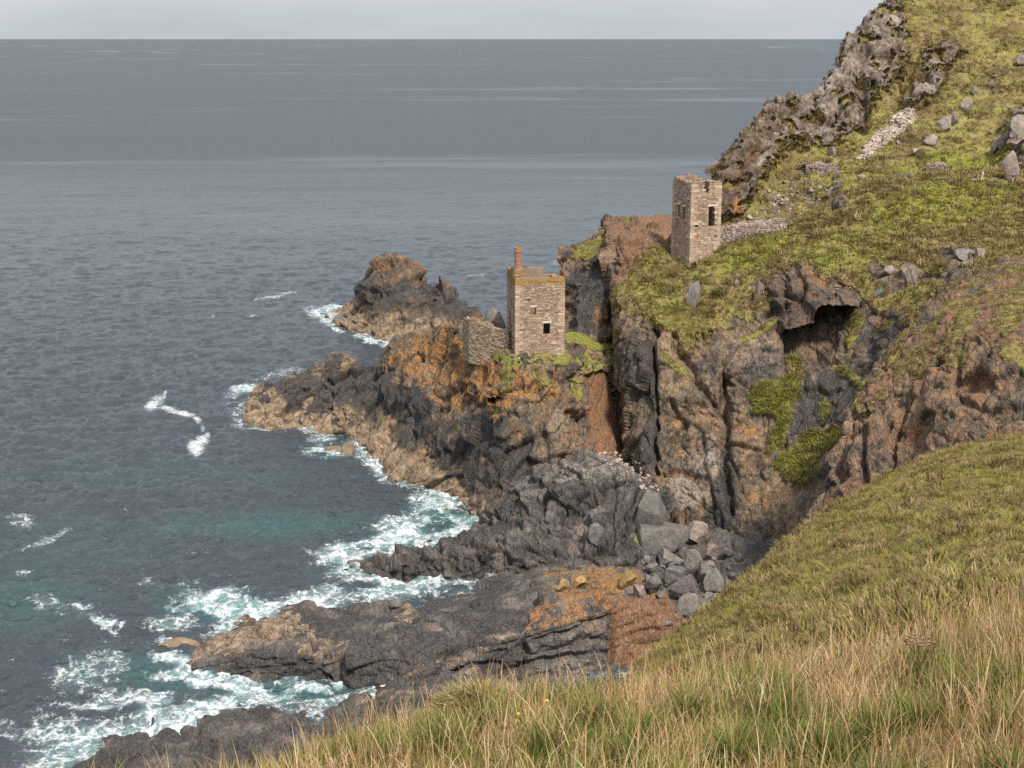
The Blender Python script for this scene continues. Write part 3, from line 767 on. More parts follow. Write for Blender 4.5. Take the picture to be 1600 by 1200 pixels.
def zones_finger(z):
    return dict(dark=np.clip(.75 + z.n1 * .7, 0, 1), tan=low(z, .6, 1.0) * .6, moss=.0 * z.n1)
terrain('rock_ledge', [
    [(536, 886, '0'), (536, 888, '.7'), (537, 891, '.8'), (538, 895, '.5'), (538, 900, '0'), ('dz', -3)],
    [(578, 873, '0'), (578, 876, '1.2'), (578, 884, '1.5'), (578, 897, '.9'), (578, 908, '0'), ('dz', -3)],
    [(612, 868, '0'), (613, 869, '2.1'), (612, 882, '2.4'), (610, 899, '1.2'), (606, 914, '0'), ('dz', -3)],
    [(690, 845, '0'), (691, 850, '3'), (690, 870, '3'), (690, 896, '1.3'), (690, 914, '0'), ('dz', -3)],
    [(758, 826, '0'), (762, 832, '4'), (765, 858, '3.6'), (765, 892, '1.4'), (765, 914, '0'), ('dz', -3)],
    [(850, 822, 173), (850, 833, 170.3), (850, 852, 166.5), (850, 872, 165), (850, 894, 164), ('dz', -3)],
    [(905, 828, 172), (905, 840, 168.5), (905, 855, 166.2), (905, 878, 164.5), (900, 898, 163.2), ('dz', -3)],
    [(960, 830, 172), (960, 848, 167.5), (960, 860, 165.6), (960, 885, 164), (960, 910, 162.3), ('dz', -3)],
    [(1030, 838, 170), (1025, 862, 166.3), (1022, 876, 164.6), (1020, 896, 163.2), (1018, 925, 161), ('dz', -3)],
], .13, MAT_DARK, rock_sculpt(rot(0, 6, 14), big=(2.6, 3, 2), mid=(1.0, 1.3, .9), small=(.4, .5, .4), amp=(1.3, .55, .18), fb=.25, groove=.6,
    lines=(([(685, 850), (688, 912)], 3, .7), ([(785, 835), (782, 900)], 3, .8))), zones_finger, kind='structure')

def zones_ledge(z):
    orange = z.poly([(862, 893), (940, 885), (1000, 892), (1008, 920), (985, 940), (950, 962), (900, 975), (850, 985), (830, 960), (870, 940)], 14, 36, 26) * .72 * sstep(-.55, .15, z.n1 + z.n2 * .6)
    orange = np.maximum(orange, .9 * z.ell(968, 905, 26, 14))
    red = z.poly([(960, 948), (990, 930), (1022, 926), (1050, 935), (1070, 975), (1060, 1010), (1045, 1090), (955, 1090)], 4, 10, 4)
    tan = np.maximum.reduce([z.poly([(300, 1000), (400, 968), (450, 952), (480, 975), (440, 1000), (330, 1030), (290, 1040)], 6, 18), z.ell(500, 1012, 40, 18) * .7, z.ell(640, 955, 20, 8) * .8, z.line([(700, 1040), (790, 985), (850, 970)], 9) * .8, z.line([(600, 1068), (680, 1035), (760, 1020)], 8) * .6]) * .8
    moss = z.ell(735, 962, 14, 5) + .9 * z.ell(970, 897, 14, 8)
    dark = np.clip(.85 + z.n1 * .7 - sstep(760, 960, z.u) * .75, 0, 1) * (1 - red)
    return dict(dark=dark, orange=orange * (1 - red), red=np.maximum(red, .3 * sstep(850, 960, z.u)), tan=tan, moss=np.clip(moss, 0, 1) * .4, soil=red * .35)
terrain('rock_ledge', [
    [(286, 1024, '0'), (287, 1028, '.5'), (288, 1034, '.8'), (288, 1040, '.7'), (288, 1045, '.4'), (288, 1050, '0'), ('dz', -3)],
    [(366, 980, '0'), (370, 984, '1.2'), (372, 1005, '2.3'), (375, 1028, '2.1'), (378, 1046, '1.1'), (380, 1063, '0'), ('dz', -3)],
    [(466, 947, '0'), (468, 953, '1.5'), (470, 990, '3.1'), (475, 1026, '3.1'), (480, 1056, '1.3'), (482, 1077, '0'), ('dz', -3)],
    [(556, 944, '0'), (560, 949, '1.5'), (565, 985, '3.8'), (568, 1030, '3.3'), (572, 1063, '1.2'), (575, 1086, '0'), ('dz', -3)],
    [(646, 938, '0'), (650, 944, '1.8'), (655, 975, '4.2'), (660, 1020, '4'), (665, 1062, '2'), (670, 1096, '.3'), ('dz', -3)],
    [(736, 926, '0'), (740, 932, '2'), (745, 965, '5'), (750, 1010, '4.5'), (755, 1052, '2'), (760, 1092, '0'), ('dz', -3)],
    [(826, 892, '1.5'), (830, 896, '4'), (835, 940, '6'), (840, 985, '5.8'), (845, 1022, '3.5'), (850, 1062, '.8'), ('dz', -3, -2)],
    [(920, 885, '3'), (920, 890, '5.5'), (925, 930, '7.1'), (930, 965, '6.5'), (935, 1007, '3.5'), (940, 1052, '.8'), ('dz', -3, -2)],
    [(990, 888, '3'), (988, 895, '5.5'), (988, 922, '6.7'), (988, 953, '6.2'), (985, 1000, '3.5'), (985, 1052, '.5'), ('dz', -3, -2)],
    [(1040, 930, '2'), (1040, 935, '4.5'), (1040, 950, '5.4'), (1038, 980, '4.6'), (1036, 1020, '2'), (1034, 1060, '0'), ('dz', -3, -2)],
    [(1075, 960, '1'), (1075, 965, '2'), (1075, 985, '2.4'), (1072, 1010, '2'), (1070, 1040, '1'), (1068, 1060, '0'), ('dz', -3)],
], .12, MAT_DARK, rock_sculpt(rot(0, 80, 18), big=(2.0, 4, 6), mid=(.8, 1.8, 2.6), small=(.3, .6, .9), amp=(1.0, .4, .12), fb=.12, groove=.6,
    lines=(([(522, 1020), (526, 1060), (535, 1090)], 9, 1.6), ([(700, 985), (740, 1000), (800, 1003)], 4, .6), ([(830, 1000), (900, 985), (960, 960)], 4, .9), ([(780, 1050), (860, 1030), (950, 1020)], 5, 1.0),
           ([(430, 1005), (520, 985), (620, 990)], 3, .4), ([(962, 940), (958, 1000), (960, 1060)], 4, 1.0))), zones_ledge, kind='structure')

terrain('rock_ledge', [
    [(40, 1190, '-1.5'), (40, 1192, '-1.4'), (40, 1200, '-1.2'), (40, 1240, '-1'), (40, 1330, '-1'), ('dz', -3)],
    [(150, 1150, '-.3'), (150, 1154, '0'), (150, 1175, '.5'), (150, 1230, '1.2'), (150, 1330, '2'), ('dz', -3)],
    [(260, 1118, '0'), (260, 1123, '.6'), (260, 1150, '1.4'), (260, 1220, '2.4'), (260, 1330, '4'), ('dz', -3)],
    [(400, 1104, '0'), (400, 1109, '.8'), (400, 1140, '1.8'), (400, 1210, '2.6'), (400, 1330, '4'), ('dz', -3)],
    [(520, 1099, '0'), (520, 1104, '.8'), (520, 1135, '2'), (520, 1200, '2.6'), (520, 1330, '4'), ('dz', -3)],
    [(580, 1072, '0'), (582, 1078, '1'), (585, 1115, '2.2'), (590, 1190, '2.6'), (590, 1330, '4'), ('dz', -3)],
    [(680, 1038, '1.5'), (680, 1046, '2.6'), (680, 1090, '3'), (680, 1170, '3'), (680, 1330, '4'), ('dz', -3)],
    [(800, 1040, '.5'), (800, 1050, '1.6'), (800, 1090, '2'), (800, 1170, '3'), (800, 1330, '4'), ('dz', -3)],
], .18, MAT_DARK, rock_sculpt(rot(0, 70, 25), big=(1.8, 3, 4), mid=(.8, 1.3, 1.8), small=(.35, .5, .7), amp=(1.0, .45, .15), fb=.3, groove=.6),
    lambda z: dict(dark=np.clip(.85 + z.n1 * .6, 0, 1), tan=z.line([(560, 1100), (640, 1075), (760, 1045)], 8) * .6), kind='structure')

# -- the cove floor under the boulders
terrain('cove_floor', [
    [(985, 835, 172), (985, 870, 166), (985, 905, 161.5), (985, 940, 156), (985, 990, '1'), (985, 1040, '0')],
    [(1060, 825, 172), (1060, 865, 166), (1060, 905, 159.5), (1060, 945, 153), (1060, 990, '1.6'), (1060, 1060, '.5')],
    [(1130, 825, 172), (1130, 862, 166), (1130, 905, 158), (1130, 945, 151.5), (1130, 1000, '2.2'), (1130, 1060, '1')],
    [(1240, 825, 170), (1240, 862, 164), (1240, 905, 156), (1240, 945, 149), (1240, 1000, '3'), (1240, 1060, '2')],
], .2, MAT_DARK, rock_sculpt(rot(), amp=(.6, .5, .25), big=(2, 2, 2), mid=(.8, .8, .8), small=(.35, .35, .35)), lambda z: dict(dark=.5 + 0 * z.n1), kind='structure')

# -- the near turf slope and the bank at the viewer's feet
def zones_slope(z):
    n3 = fbm(z.p * .5 + 70, 4)
    return dict(grass=np.ones(len(z.p)) - .7 * np.maximum(z.ell(1583, 930, 16, 14, 0, .3), .6 * z.ell(1595, 825, 14, 18)), straw=np.clip(.45 + n3 * 1.1, 0, 1), moss=np.clip(.28 + z.n1 * 1.3, 0, .9), heath=sstep(.2, .55, n3 * -1 + z.n2 * .3) * .8)
def turf_sculpt(a=.35):
    def f(p, n, z, zn):
        d = a * (fbm(p * .35, 4, .5) + .35 * fbm(p * 1.7 + 5, 3))
        return p + n * d[:, None]
    return f
terrain('turf_slope', [
    [(960, 1410, 93), (960, 1180, 90), (960, 1150, 72), (962, 1110, 58), (975, 1130, 44), (985, 1150, 32), (1000, 1180, 20), (1025, 1330, 12.6), (1060, 1740, 6.0)],
    [(1012, 1350, 95), (1012, 1120, 92), (1010, 1085, 76), (1008, 1052, 63), (1030, 1080, 47), (1050, 1105, 33), (1070, 1140, 20), (1095, 1290, 12.6), (1130, 1700, 6.0)],
    [(1092, 1270, 97), (1092, 1040, 94), (1090, 1010, 78), (1082, 983, 67), (1100, 1020, 50), (1120, 1062, 34), (1142, 1105, 20), (1167, 1255, 12.6), (1202, 1665, 6.0)],
    [(1205, 1170, 101), (1205, 940, 98), (1200, 912, 84), (1190, 888, 74.5), (1200, 950, 54), (1215, 1012, 35), (1232, 1062, 20), (1257, 1212, 12.6), (1292, 1622, 6.0)],
    [(1312, 1080, 107), (1312, 850, 104), (1308, 824, 92), (1299, 801, 82.5), (1300, 890, 58), (1310, 972, 36), (1320, 1032, 20), (1345, 1182, 12.6), (1380, 1592, 6.0)],
    [(1406, 1020, 113), (1406, 790, 110), (1404, 765, 98), (1400, 744, 88.5), (1400, 840, 60), (1400, 942, 36), (1400, 1012, 20), (1425, 1162, 12.6), (1460, 1572, 6.0)],
    [(1500, 975, 117), (1500, 745, 114), (1500, 722, 102), (1500, 703, 92.5), (1500, 800, 62), (1500, 912, 36), (1500, 992, 20), (1525, 1142, 12.6), (1560, 1552, 6.0)],
    [(1600, 955, 119), (1600, 725, 116), (1600, 704, 105), (1600, 686, 95), (1600, 780, 63), (1600, 887, 36), (1600, 972, 20), (1625, 1122, 12.6), (1660, 1532, 6.0)],
    [(1990, 930, 121), (1990, 700, 118), (1990, 680, 106), (1990, 660, 97), (1990, 755, 64), (1990, 860, 36), (1990, 945, 20), (2015, 1095, 12.6), (2050, 1505, 6.0)],
    [(2990, 890, 121), (2990, 660, 118), (2990, 640, 106), (2990, 620, 97), (2990, 715, 64), (2990, 820, 36), (2990, 905, 20), (3015, 1055, 12.6), (3050, 1465, 6.0)],
], .3, MAT_TURF, turf_sculpt(.5), zones_slope, coarse={0: .3, 5: .6, 6: .4, 7: .3}, kind='structure', smooth=True)

def zones_bank(z):
    n3 = fbm(z.p * .6 + 20, 4)
    return dict(grass=np.ones(len(z.p)), straw=np.clip(.6 + n3, 0, 1), moss=np.clip(z.n1 * 1.0, 0, .6))
def bank_col(u, v, d):
    return [(u, v + 330, d + 16), (u, v + 120, d + 5), (u, v, d), (u, v + 110, d * .72), (u, v + 300, d * .48), (u, v + 560, d * .32), ('dz', .8, -5), ('dz', .9, -8)]
terrain('grass_bank', [bank_col(*q) for q in ((-1200, 1290, 11.5), (-400, 1280, 12), (0, 1272, 12), (200, 1262, 12.3), (400, 1230, 12.8), (500, 1186, 13), (600, 1150, 13.4), (700, 1125, 13.8), (765, 1105, 14.2), (840, 1096, 14), (1000, 1092, 14),
        (1100, 1078, 14.3), (1200, 1066, 14.5), (1400, 1034, 15), (1600, 992, 15.2), (2000, 930, 16), (3000, 900, 17))], .14, MAT_TURF, turf_sculpt(.10), zones_bank, kind='structure', smooth=True)
# ------------------------------------------------------------------ the sea
def build_sea():
    tv = np.concatenate([np.linspace(1400, 1150, 16)[:-1], np.linspace(1150, 480, 500), np.linspace(479, 76, 360), 60 + np.geomspace(15, .25, 40)])
    d = np.array([CAM_H / math.tan(ang(v)) for v in tv])
    az = np.concatenate([np.linspace(-75, -23, 20)[:-1], np.linspace(-23, 2.5, 360), np.linspace(2.6, 12, 50), np.linspace(12.5, 75, 24)])
    azr = np.radians(az)
    X = np.outer(d, np.tan(azr))
    Y = np.repeat(d[:, None], len(az), 1)
    p = np.stack([X, Y, np.zeros_like(X)], -1).reshape(-1, 3)
    space = np.repeat(np.abs(np.gradient(d))[:, None], len(az), 1).ravel()
    h = np.zeros(len(p), np.float32)
    R = rot(0, 0, 14)
    q = p @ R
    for lam, amp, st in ((150, .8, 2.5), (62, .40, 2.4), (28, .20, 2.2), (13, .13, 1.9), (6.5, .19, 1.7), (3.4, .36, 1.5), (1.9, .30, 1.35), (1.1, .16, 1.2)):
        w = sstep(lam * .8, lam * .35, space)
        n = perlin(q / np.array((lam * st, lam, 1)) + lam)
        h += w * amp * (1 - 2 * np.abs(n)) if lam < 40 else w * amp * n
    p[:, 2] = h - .12
    u, v = project(np.stack([p[:, 0], p[:, 1], np.zeros(len(p))], 1))
    n1 = fbm(p * np.array((.10, .10, 0)) + 5, 4)
    n2 = fbm(p * np.array((.35, .35, 0)) + 9, 3)
    def ell(cu, cv, ru, rv, a=0, s=1.0, rough=.5):
        c, sn = math.cos(math.radians(a)), math.sin(math.radians(a))
        x, y = u - cu, v - cv
        r = np.hypot((x * c + y * sn) / (ru * 1.2), (-x * sn + y * c) / (rv * 1.2))
        return s * sstep(0, 1.0, 1.15 - r + n1 * rough + n2 * rough * .6)
    foam = np.zeros(len(p))
    for e in ((497, 492, 24, 7, 8), (522, 515, 20, 6, 30), (580, 536, 34, 7, 12), (510, 503, 14, 9, 40), (384, 612, 30, 9), (368, 622, 22, 12, -20, .8), (378, 650, 22, 28, 0, .55), (440, 585, 50, 9, -15, .5), (600, 568, 16, 8),
              (505, 690, 30, 16, 10, .9), (530, 712, 55, 14, 5, 1.0), (585, 722, 28, 18, 30, 1.0), (603, 742, 12, 22, 20, .9), (640, 768, 30, 8, 20, .6), (690, 796, 55, 20, 15, .95), (640, 822, 80, 20, -8, .8),
              (610, 852, 75, 22, -14, 1.0), (545, 878, 60, 26, -8, .9), (560, 915, 80, 12, 4, .75), (720, 822, 30, 12, 10, .8), (620, 930, 100, 12, -4, .9), (690, 922, 60, 9, -4, .8), (500, 935, 70, 12, -6, .8),
              (330, 955, 95, 34, 8, .95), (395, 968, 60, 14, -14, 1.0), (270, 985, 50, 18, 0, .7), (300, 985, 40, 22, 0, .6), (262, 1010, 30, 16, 20, .9), (270, 1040, 55, 18, 14, .95), (340, 1076, 110, 14, 10, .95), (300, 1062, 60, 12, 14, 1.0),
              (490, 1086, 60, 12, 2, 1.0), (528, 1074, 16, 18, 0, 1.15), (200, 1105, 130, 20, 0, .85), (150, 1112, 70, 10, 0, 1.0), (400, 1098, 90, 14, 0, .8), (60, 1150, 120, 30, 0, .7),
              (62, 852, 48, 7, -22, .75), (36, 818, 26, 14, 20, .55), (38, 900, 18, 10, 0, .7), (75, 950, 40, 14, 20, .5), (160, 978, 34, 12, 14, .85), (128, 955, 26, 7, 0, .7), (172, 992, 28, 8, 30, .7), (225, 915, 16, 4, -30, .6),
              (160, 1040, 60, 40, 0, .5), (120, 1070, 50, 30, 0, .55), (428, 466, 30, 3.5, -12, .7), (332, 497, 14, 3, -20, .5), (415, 486, 26, 2.5, 0, .5), (395, 497, 12, 2.5, 0, .5), (745, 432, 24, 3, 0, .55), (866, 414, 7, 6, 60, .5), (700, 446, 12, 2, 0, .5),
              (700, 900, 60, 8, 0, .5), (868, 886, 30, 6, 0, .6), (500, 600, 90, 10, -6, .4)):
        foam = np.maximum(foam, ell(*e))
    # wash along every foot of rock that stands in the water
    H0, cell = np.zeros((900, 700), np.float32), .5
    for nm in ('sea_stack', 'headland', 'rock_ledge', 'rock_shelf'):
        for q in PATCHES[nm]:
            t = q['p'].reshape(-1, 3)
            t = t[(t[:, 2] > -.7) & (t[:, 2] < .6)]
            i, j = ((t[:, 1] - 60) / cell).astype(int), ((t[:, 0] + 150) / cell).astype(int)
            ok = (i >= 0) & (i < 900) & (j >= 0) & (j < 700)
            H0[i[ok], j[ok]] = 1
    acc = np.zeros_like(H0)
    B = H0.copy()
    for k in range(9):
        for ax in (0, 1):
            B = np.maximum(B, np.maximum(np.roll(B, 1, ax), np.roll(B, -1, ax)) * .86)
    for k in range(2):
        for ax in (0, 1):
            B = (np.roll(B, 1, ax) + 2 * B + np.roll(B, -1, ax)) / 4
    i = np.clip(((p[:, 1] - 60) / cell).astype(int), 0, 899)
    j = np.clip(((p[:, 0] + 150) / cell).astype(int), 0, 699)
    inside = (p[:, 1] > 61) & (p[:, 1] < 508) & (np.abs(p[:, 0] - 25) < 173)
    prox = np.where(inside, B[i, j], 0)
    n4 = fbm(p * np.array((.06, .06, 0)) + 55, 3)
    foam = np.maximum(foam, sstep(.25, .95, prox) * np.clip(.62 + n4 * .9 + n2 * .3, .15, .95))
    drift = np.zeros(len(p))
    for e in ((240, 636, 20, 12, -30), (262, 642, 24, 7, 10), (290, 650, 22, 6, 16), (308, 660, 12, 6, 24), (317, 672, 5, 6, 0, .7), (324, 682, 8, 6, -20), (314, 692, 14, 10, -20), (306, 704, 16, 15, 0), (258, 618, 3, 9, 10, .8)):
        drift = np.maximum(drift, ell(*e, rough=.28))
    shal = np.zeros(len(p))
    for e in ((690, 815, 70, 20, 8, 1.0), (640, 840, 90, 24, -8, .6), (440, 828, 190, 26, 0, .5), (330, 958, 100, 34, 8, .8), (250, 1060, 150, 40, 10, .5), (40, 940, 140, 70, 0, .35), (560, 905, 90, 16, 0, .5), (480, 1090, 120, 20, 0, .7), (620, 932, 90, 12, 0, .6), (540, 710, 60, 20, 0, .5), (230, 745, 260, 24, 0, .22), (120, 860, 200, 60, 0, .2)):
        shal = np.maximum(shal, ell(*e, rough=.35))
    slick = fbm(p * np.array((.0012, .006, 0)) + 3, 4) * .6 + .5 * fbm(p * np.array((.006, .03, 0)) + 30, 3)
    p[:, 2] += .12 * foam * np.abs(n2)
    me = fast_mesh('sea', p, grid_quads(len(d), len(az)), True)
    vattr(me, 'water', np.stack([foam, drift, shal], 1))
    vattr(me, 'slick', slick)
    vattr(me, 'far', sstep(.3, 6.0, space))
    return me

def sea_material():
    M = NT('sea_water')
    foam, drift, shal = M.sep(M.attr('water').outputs['Vector'])
    slick = M.attr('slick').outputs['Fac']
    flat = M.scale((1, 1, 0))
    wide = M.scale((.55, 1.0, 0))
    warp = M.n('ShaderNodeVectorMath', operation='ADD')
    wc = M.n('ShaderNodeVectorMath', operation='SCALE')
    M.set(wc.inputs[0], M.noise(.3, 5, .65, 0, flat, True))
    wc.inputs['Scale'].default_value = 5.0
    M.set(warp.inputs[0], flat)
    M.set(warp.inputs[1], wc.outputs[0])
    lace1 = M.vor(.38, 'DISTANCE_TO_EDGE', warp.outputs[0])
    lace2 = M.vor(1.15, 'DISTANCE_TO_EDGE', warp.outputs[0])
    fine = M.noise(1.6, 6, .75, .5, flat)
    lace = M.math('ADD', M.math('MULTIPLY', M.step(lace1, .22, .0), .50), M.math('MULTIPLY', M.step(lace2, .22, .0), .36))
    lace = M.math('ADD', lace, M.math('MULTIPLY', M.math('SUBTRACT', fine, .5), 2.0))
    f = M.math('ADD', M.math('MULTIPLY', foam, .80), M.math('MULTIPLY', lace, .95))
    fm = M.math('MULTIPLY', M.step(f, .64, 1.85), M.step(foam, .08, .45))
    dm = M.math('MULTIPLY', M.step(M.math('ADD', drift, M.math('MULTIPLY', M.math('SUBTRACT', fine, .5), 1.3)), .2, 1.2), .8)
    fm = M.math('MAXIMUM', fm, dm)
    milky = M.math('MULTIPLY', M.step(foam, .35, 1.1), .6)
    base = M.mix(shal, (.043, .053, .063), (.035, .100, .102))
    base = M.mix(milky, base, (.20, .33, .335))
    col = M.mix(fm, base, M.mix(M.step(fine, .35, .6), (.42, .47, .48), (.80, .82, .82)))
    w1 = M.noise(.30, 3, .5, .3, wide)
    w2 = M.noise(1.1, 4, .6, .2, wide)
    w3 = M.noise(.035, 3, .5, 0, M.scale((.3, 1, 0)))
    hgt = M.math('ADD', M.math('ADD', M.math('MULTIPLY', w1, 1.4), M.math('MULTIPLY', w2, .9)), M.math('MULTIPLY', w3, 2.0))
    nrm = M.bump(hgt, 1.0, .6)
    M.set(nrm.node.inputs['Strength'], M.math('SUBTRACT', 1.0, M.math('MULTIPLY', M.step(slick, .05, .6), .35)))
    rough = M.math('ADD', M.math('MULTIPLY', fm, .6), M.math('ADD', M.math('MULTIPLY_ADD', M.attr('far').outputs['Fac'], .27, .16), M.math('MULTIPLY', M.math('MULTIPLY', M.step(slick, .15, .7), M.attr('far').outputs['Fac']), -.12)), clamp=True)
    M.set(M.b.inputs['IOR'], 1.333)
    return M.done(col, rough, .5, nrm)
MAT_SEA = sea_material()
link('sea', build_sea(), MAT_SEA, kind='structure')
# ------------------------------------------------------------------ finding the ground under a sight line
_pp = []
for nm, lst in PATCHES.items():
    for q in lst:
        pts = q['p'].reshape(-1, 3)
        uu, vv = project(pts)
        ok = (uu > -300) & (uu < 1900)
        _pp.append((nm, pts[ok], uu[ok], vv[ok]))

def ground(u, v, r=3.0, only=None, skip=()):
    best = None
    for nm, pts, uu, vv in _pp:
        if (only and nm not in only) or nm in skip:
            continue
        k = np.where((np.abs(uu - u) < r) & (np.abs(vv - v) < r))[0]
        if len(k):
            dd = pts[k, 1]
            j = k[np.argmin(dd)]
            if best is None or pts[j, 1] < best[1]:
                best = pts[j]
    if best is None:
        if r < 60:
            return ground(u, v, r * 2, only, skip)
        return P(u, v, 200)
    return best.copy()

def px_per_m(p):
    return FPX / (p[1] * math.cos(PITCH) + (CAM_H - p[2]) * math.sin(PITCH))

# ------------------------------------------------------------------ masonry
class MB:
    """collects loose faces and builds one mesh"""
    def __init__(self):
        self.v, self.f, self.t = [], [], []
    def box8(self, c, tint=(0, 0, 0), skip_back=False):
        b = len(self.v)
        self.v += [tuple(q) for q in c]
        fs = [(0, 1, 3, 2), (4, 6, 7, 5), (0, 4, 5, 1), (2, 3, 7, 6), (0, 2, 6, 4), (1, 5, 7, 3)]
        if skip_back:
            fs = fs[:1] + fs[2:]
        self.f += [tuple(b + k for k in q) for q in fs]
        self.t += [tint] * 8
    def quad(self, c, tint=(0, 0, 0)):
        b = len(self.v)
        self.v += [tuple(q) for q in c]
        self.f.append(tuple(range(b, b + len(c))))
        self.t += [tint] * len(c)
    def mesh(self, name, fix=True):
        me = bpy.data.meshes.new(name)
        me.from_pydata(self.v, [], self.f)
        a = me.attributes.new('tint', 'FLOAT_VECTOR', 'POINT')
        a.data.foreach_set('vector', np.array(self.t, np.float32).ravel())
        if fix:
            import bmesh
            bm = bmesh.new()
            bm.from_mesh(me)
            bmesh.ops.recalc_face_normals(bm, faces=bm.faces)
            bm.to_mesh(me)
            bm.free()
        return me

def stone_material(name, lo, mid, hi, pink, lichen=(.36, .215, .05)):
    M = NT(name)
    t = M.sep(M.attr('tint').outputs['Vector'])
    b, c = M.noise(1.6, 5, .6), M.noise(9, 5, .7)
    x = M.math('ADD', M.math('MULTIPLY', t[0], .42), M.math('ADD', M.math('MULTIPLY', b, .3), M.math('MULTIPLY', c, .3)))
    col = M.ramp(x, [(.18, lo), (.42, mid), (.66, hi), (.85, pink)])
    col = M.mix(M.step(M.math('ADD', t[1], M.math('MULTIPLY', M.math('SUBTRACT', c, .5), 1.2)), .35, .7), col, M.mix(c, (.20, .115, .03), lichen))
    stain = M.noise(.8, 4, .6, .5, M.scale((1, 1, .25)))
    col = M.mix(M.math('MULTIPLY', M.step(stain, .52, .70), .4), col, (.13, .098, .07))
    return M.done(col, .93, .15, M.bump(M.math('ADD', b, c), .5, .06))
MAT_WALL = stone_material('granite_rubble_masonry', (.155, .105, .069), (.305, .218, .150), (.405, .302, .220), (.60, .48, .39))
MAT_MORTAR = stone_material('lime_mortar_core', (.13, .095, .07), (.22, .165, .12), (.28, .21, .155), (.30, .23, .17))
MAT_DRY = stone_material('dry_stone_walling', (.10, .075, .065), (.25, .19, .165), (.40, .31, .27), (.56, .46, .41))
MAT_LINTEL = stone_material('pale_granite_lintel', (.42, .37, .31), (.50, .44, .38), (.55, .5, .44), (.6, .55, .5))

def wall_grid(mb, to, x0, x1, z0, top, y0, y1, openings, step=.45):
    """a wall with real openings and a broken top; to(x, y, z) places it"""
    xs = sorted(set([x0, x1] + [q for o in openings for q in o[:2] if x0 < q < x1] + list(np.arange(x0 + step, x1 - step * .5, step))))
    zt = max(top(x) for x in np.linspace(x0, x1, 30))
    zs = sorted(set([z0] + [q for o in openings for q in o[2:4] if q < zt] + list(np.arange(z0 + .5, zt, .5)) + [zt]))
    xs = [x for i, x in enumerate(xs) if i == 0 or x - xs[i - 1] > 1e-4]
    zs = [z for i, z in enumerate(zs) if i == 0 or z - zs[i - 1] > 1e-4]
    nx, nz = len(xs) - 1, len(zs) - 1
    def solid(i, k):
        if not (0 <= i < nx and 0 <= k < nz):
            return False
        xm, zm = (xs[i] + xs[i + 1]) / 2, (zs[k] + zs[k + 1]) / 2
        return zm < top(xm) and not any(o[0] < xm < o[1] and o[2] < zm < o[3] for o in openings)
    for i in range(nx):
        for k in range(nz):
            if not solid(i, k):
                continue
            a, b, c, d = xs[i], xs[i + 1], zs[k], zs[k + 1]
            t = (random.random() * .5 + .2, 0, 0)
            mb.quad([to(a, y0, c), to(b, y0, c), to(b, y0, d), to(a, y0, d)], t)
            mb.quad([to(b, y1, c), to(a, y1, c), to(a, y1, d), to(b, y1, d)], t)
            if not solid(i - 1, k):
                mb.quad([to(a, y1, c), to(a, y0, c), to(a, y0, d), to(a, y1, d)], t)
            if not solid(i + 1, k):
                mb.quad([to(b, y0, c), to(b, y1, c), to(b, y1, d), to(b, y0, d)], t)
            if not solid(i, k + 1):
                mb.quad([to(a, y0, d), to(b, y0, d), to(b, y1, d), to(a, y1, d)], (t[0], .6, 0))

def face_stones(mb, to, x0, x1, z0, top, openings, h=(.15, .36), l=(.18, .80), proud=(.02, .10), lichen=None, jit=.03, corner=True, coarse=None):
    """the outer skin of rubble stones, each proud of the wall by its own amount; to(x, out, z)"""
    z = z0
    zt = max(top(x) for x in np.linspace(x0, x1, 30))
    row = 0
    while z < zt:
        hh = random.uniform(*h)
        if coarse and z < coarse:
            hh *= 1.35
        x = x0
        first = True
        while x < x1 - .05:
            ll = random.uniform(*l) * random.choice((.7, 1, 1, 1.25))
            if corner and first:
                ll = (.75 if row % 2 else .42)
            e = min(x + ll, x1)
            if x1 - e < .22:
                e = x1
            first = False
            segs = [(x, e)]
            for o in openings:
                if z + hh * .5 > o[2] and z + hh * .5 < o[3]:
                    ns = []
                    for s in segs:
                        if s[1] <= o[0] or s[0] >= o[1]:
                            ns.append(s)
                        else:
                            if o[0] - s[0] > .1:
                                ns.append((s[0], o[0]))
                            if s[1] - o[1] > .1:
                                ns.append((o[1], s[1]))
                    segs = ns
            for a, b in segs:
                xm = (a + b) / 2
                if z + hh * .4 > top(xm):
                    continue
                g = .018
                pr = random.uniform(*proud)
                zl, zh = z + g, z + hh - g + random.uniform(-.02, .02)
                j = lambda: random.uniform(-jit, jit)
                f = [(a + g + j() * .5, zl + j()), (b - g + j() * .5, zl + j()), (a + g + j() * .5, zh + j()), (b - g + j() * .5, zh + j())]
                cs = [to(q[0], pr + j() * .6, q[1]) for q in f] + [to(q[0], -.08, q[1]) for q in f]
                t = random.random() ** 1.3
                li = lichen(xm, z + hh) if lichen else 0
                mb.box8(cs, (t, li, 0), skip_back=True)
            x = e
        z += hh
        row += 1

def frame(origin, phi):
    c, s = math.cos(phi), math.sin(phi)
    return lambda x, y, z: (origin[0] + x * c - y * s, origin[1] + x * s + y * c, origin[2] + z)

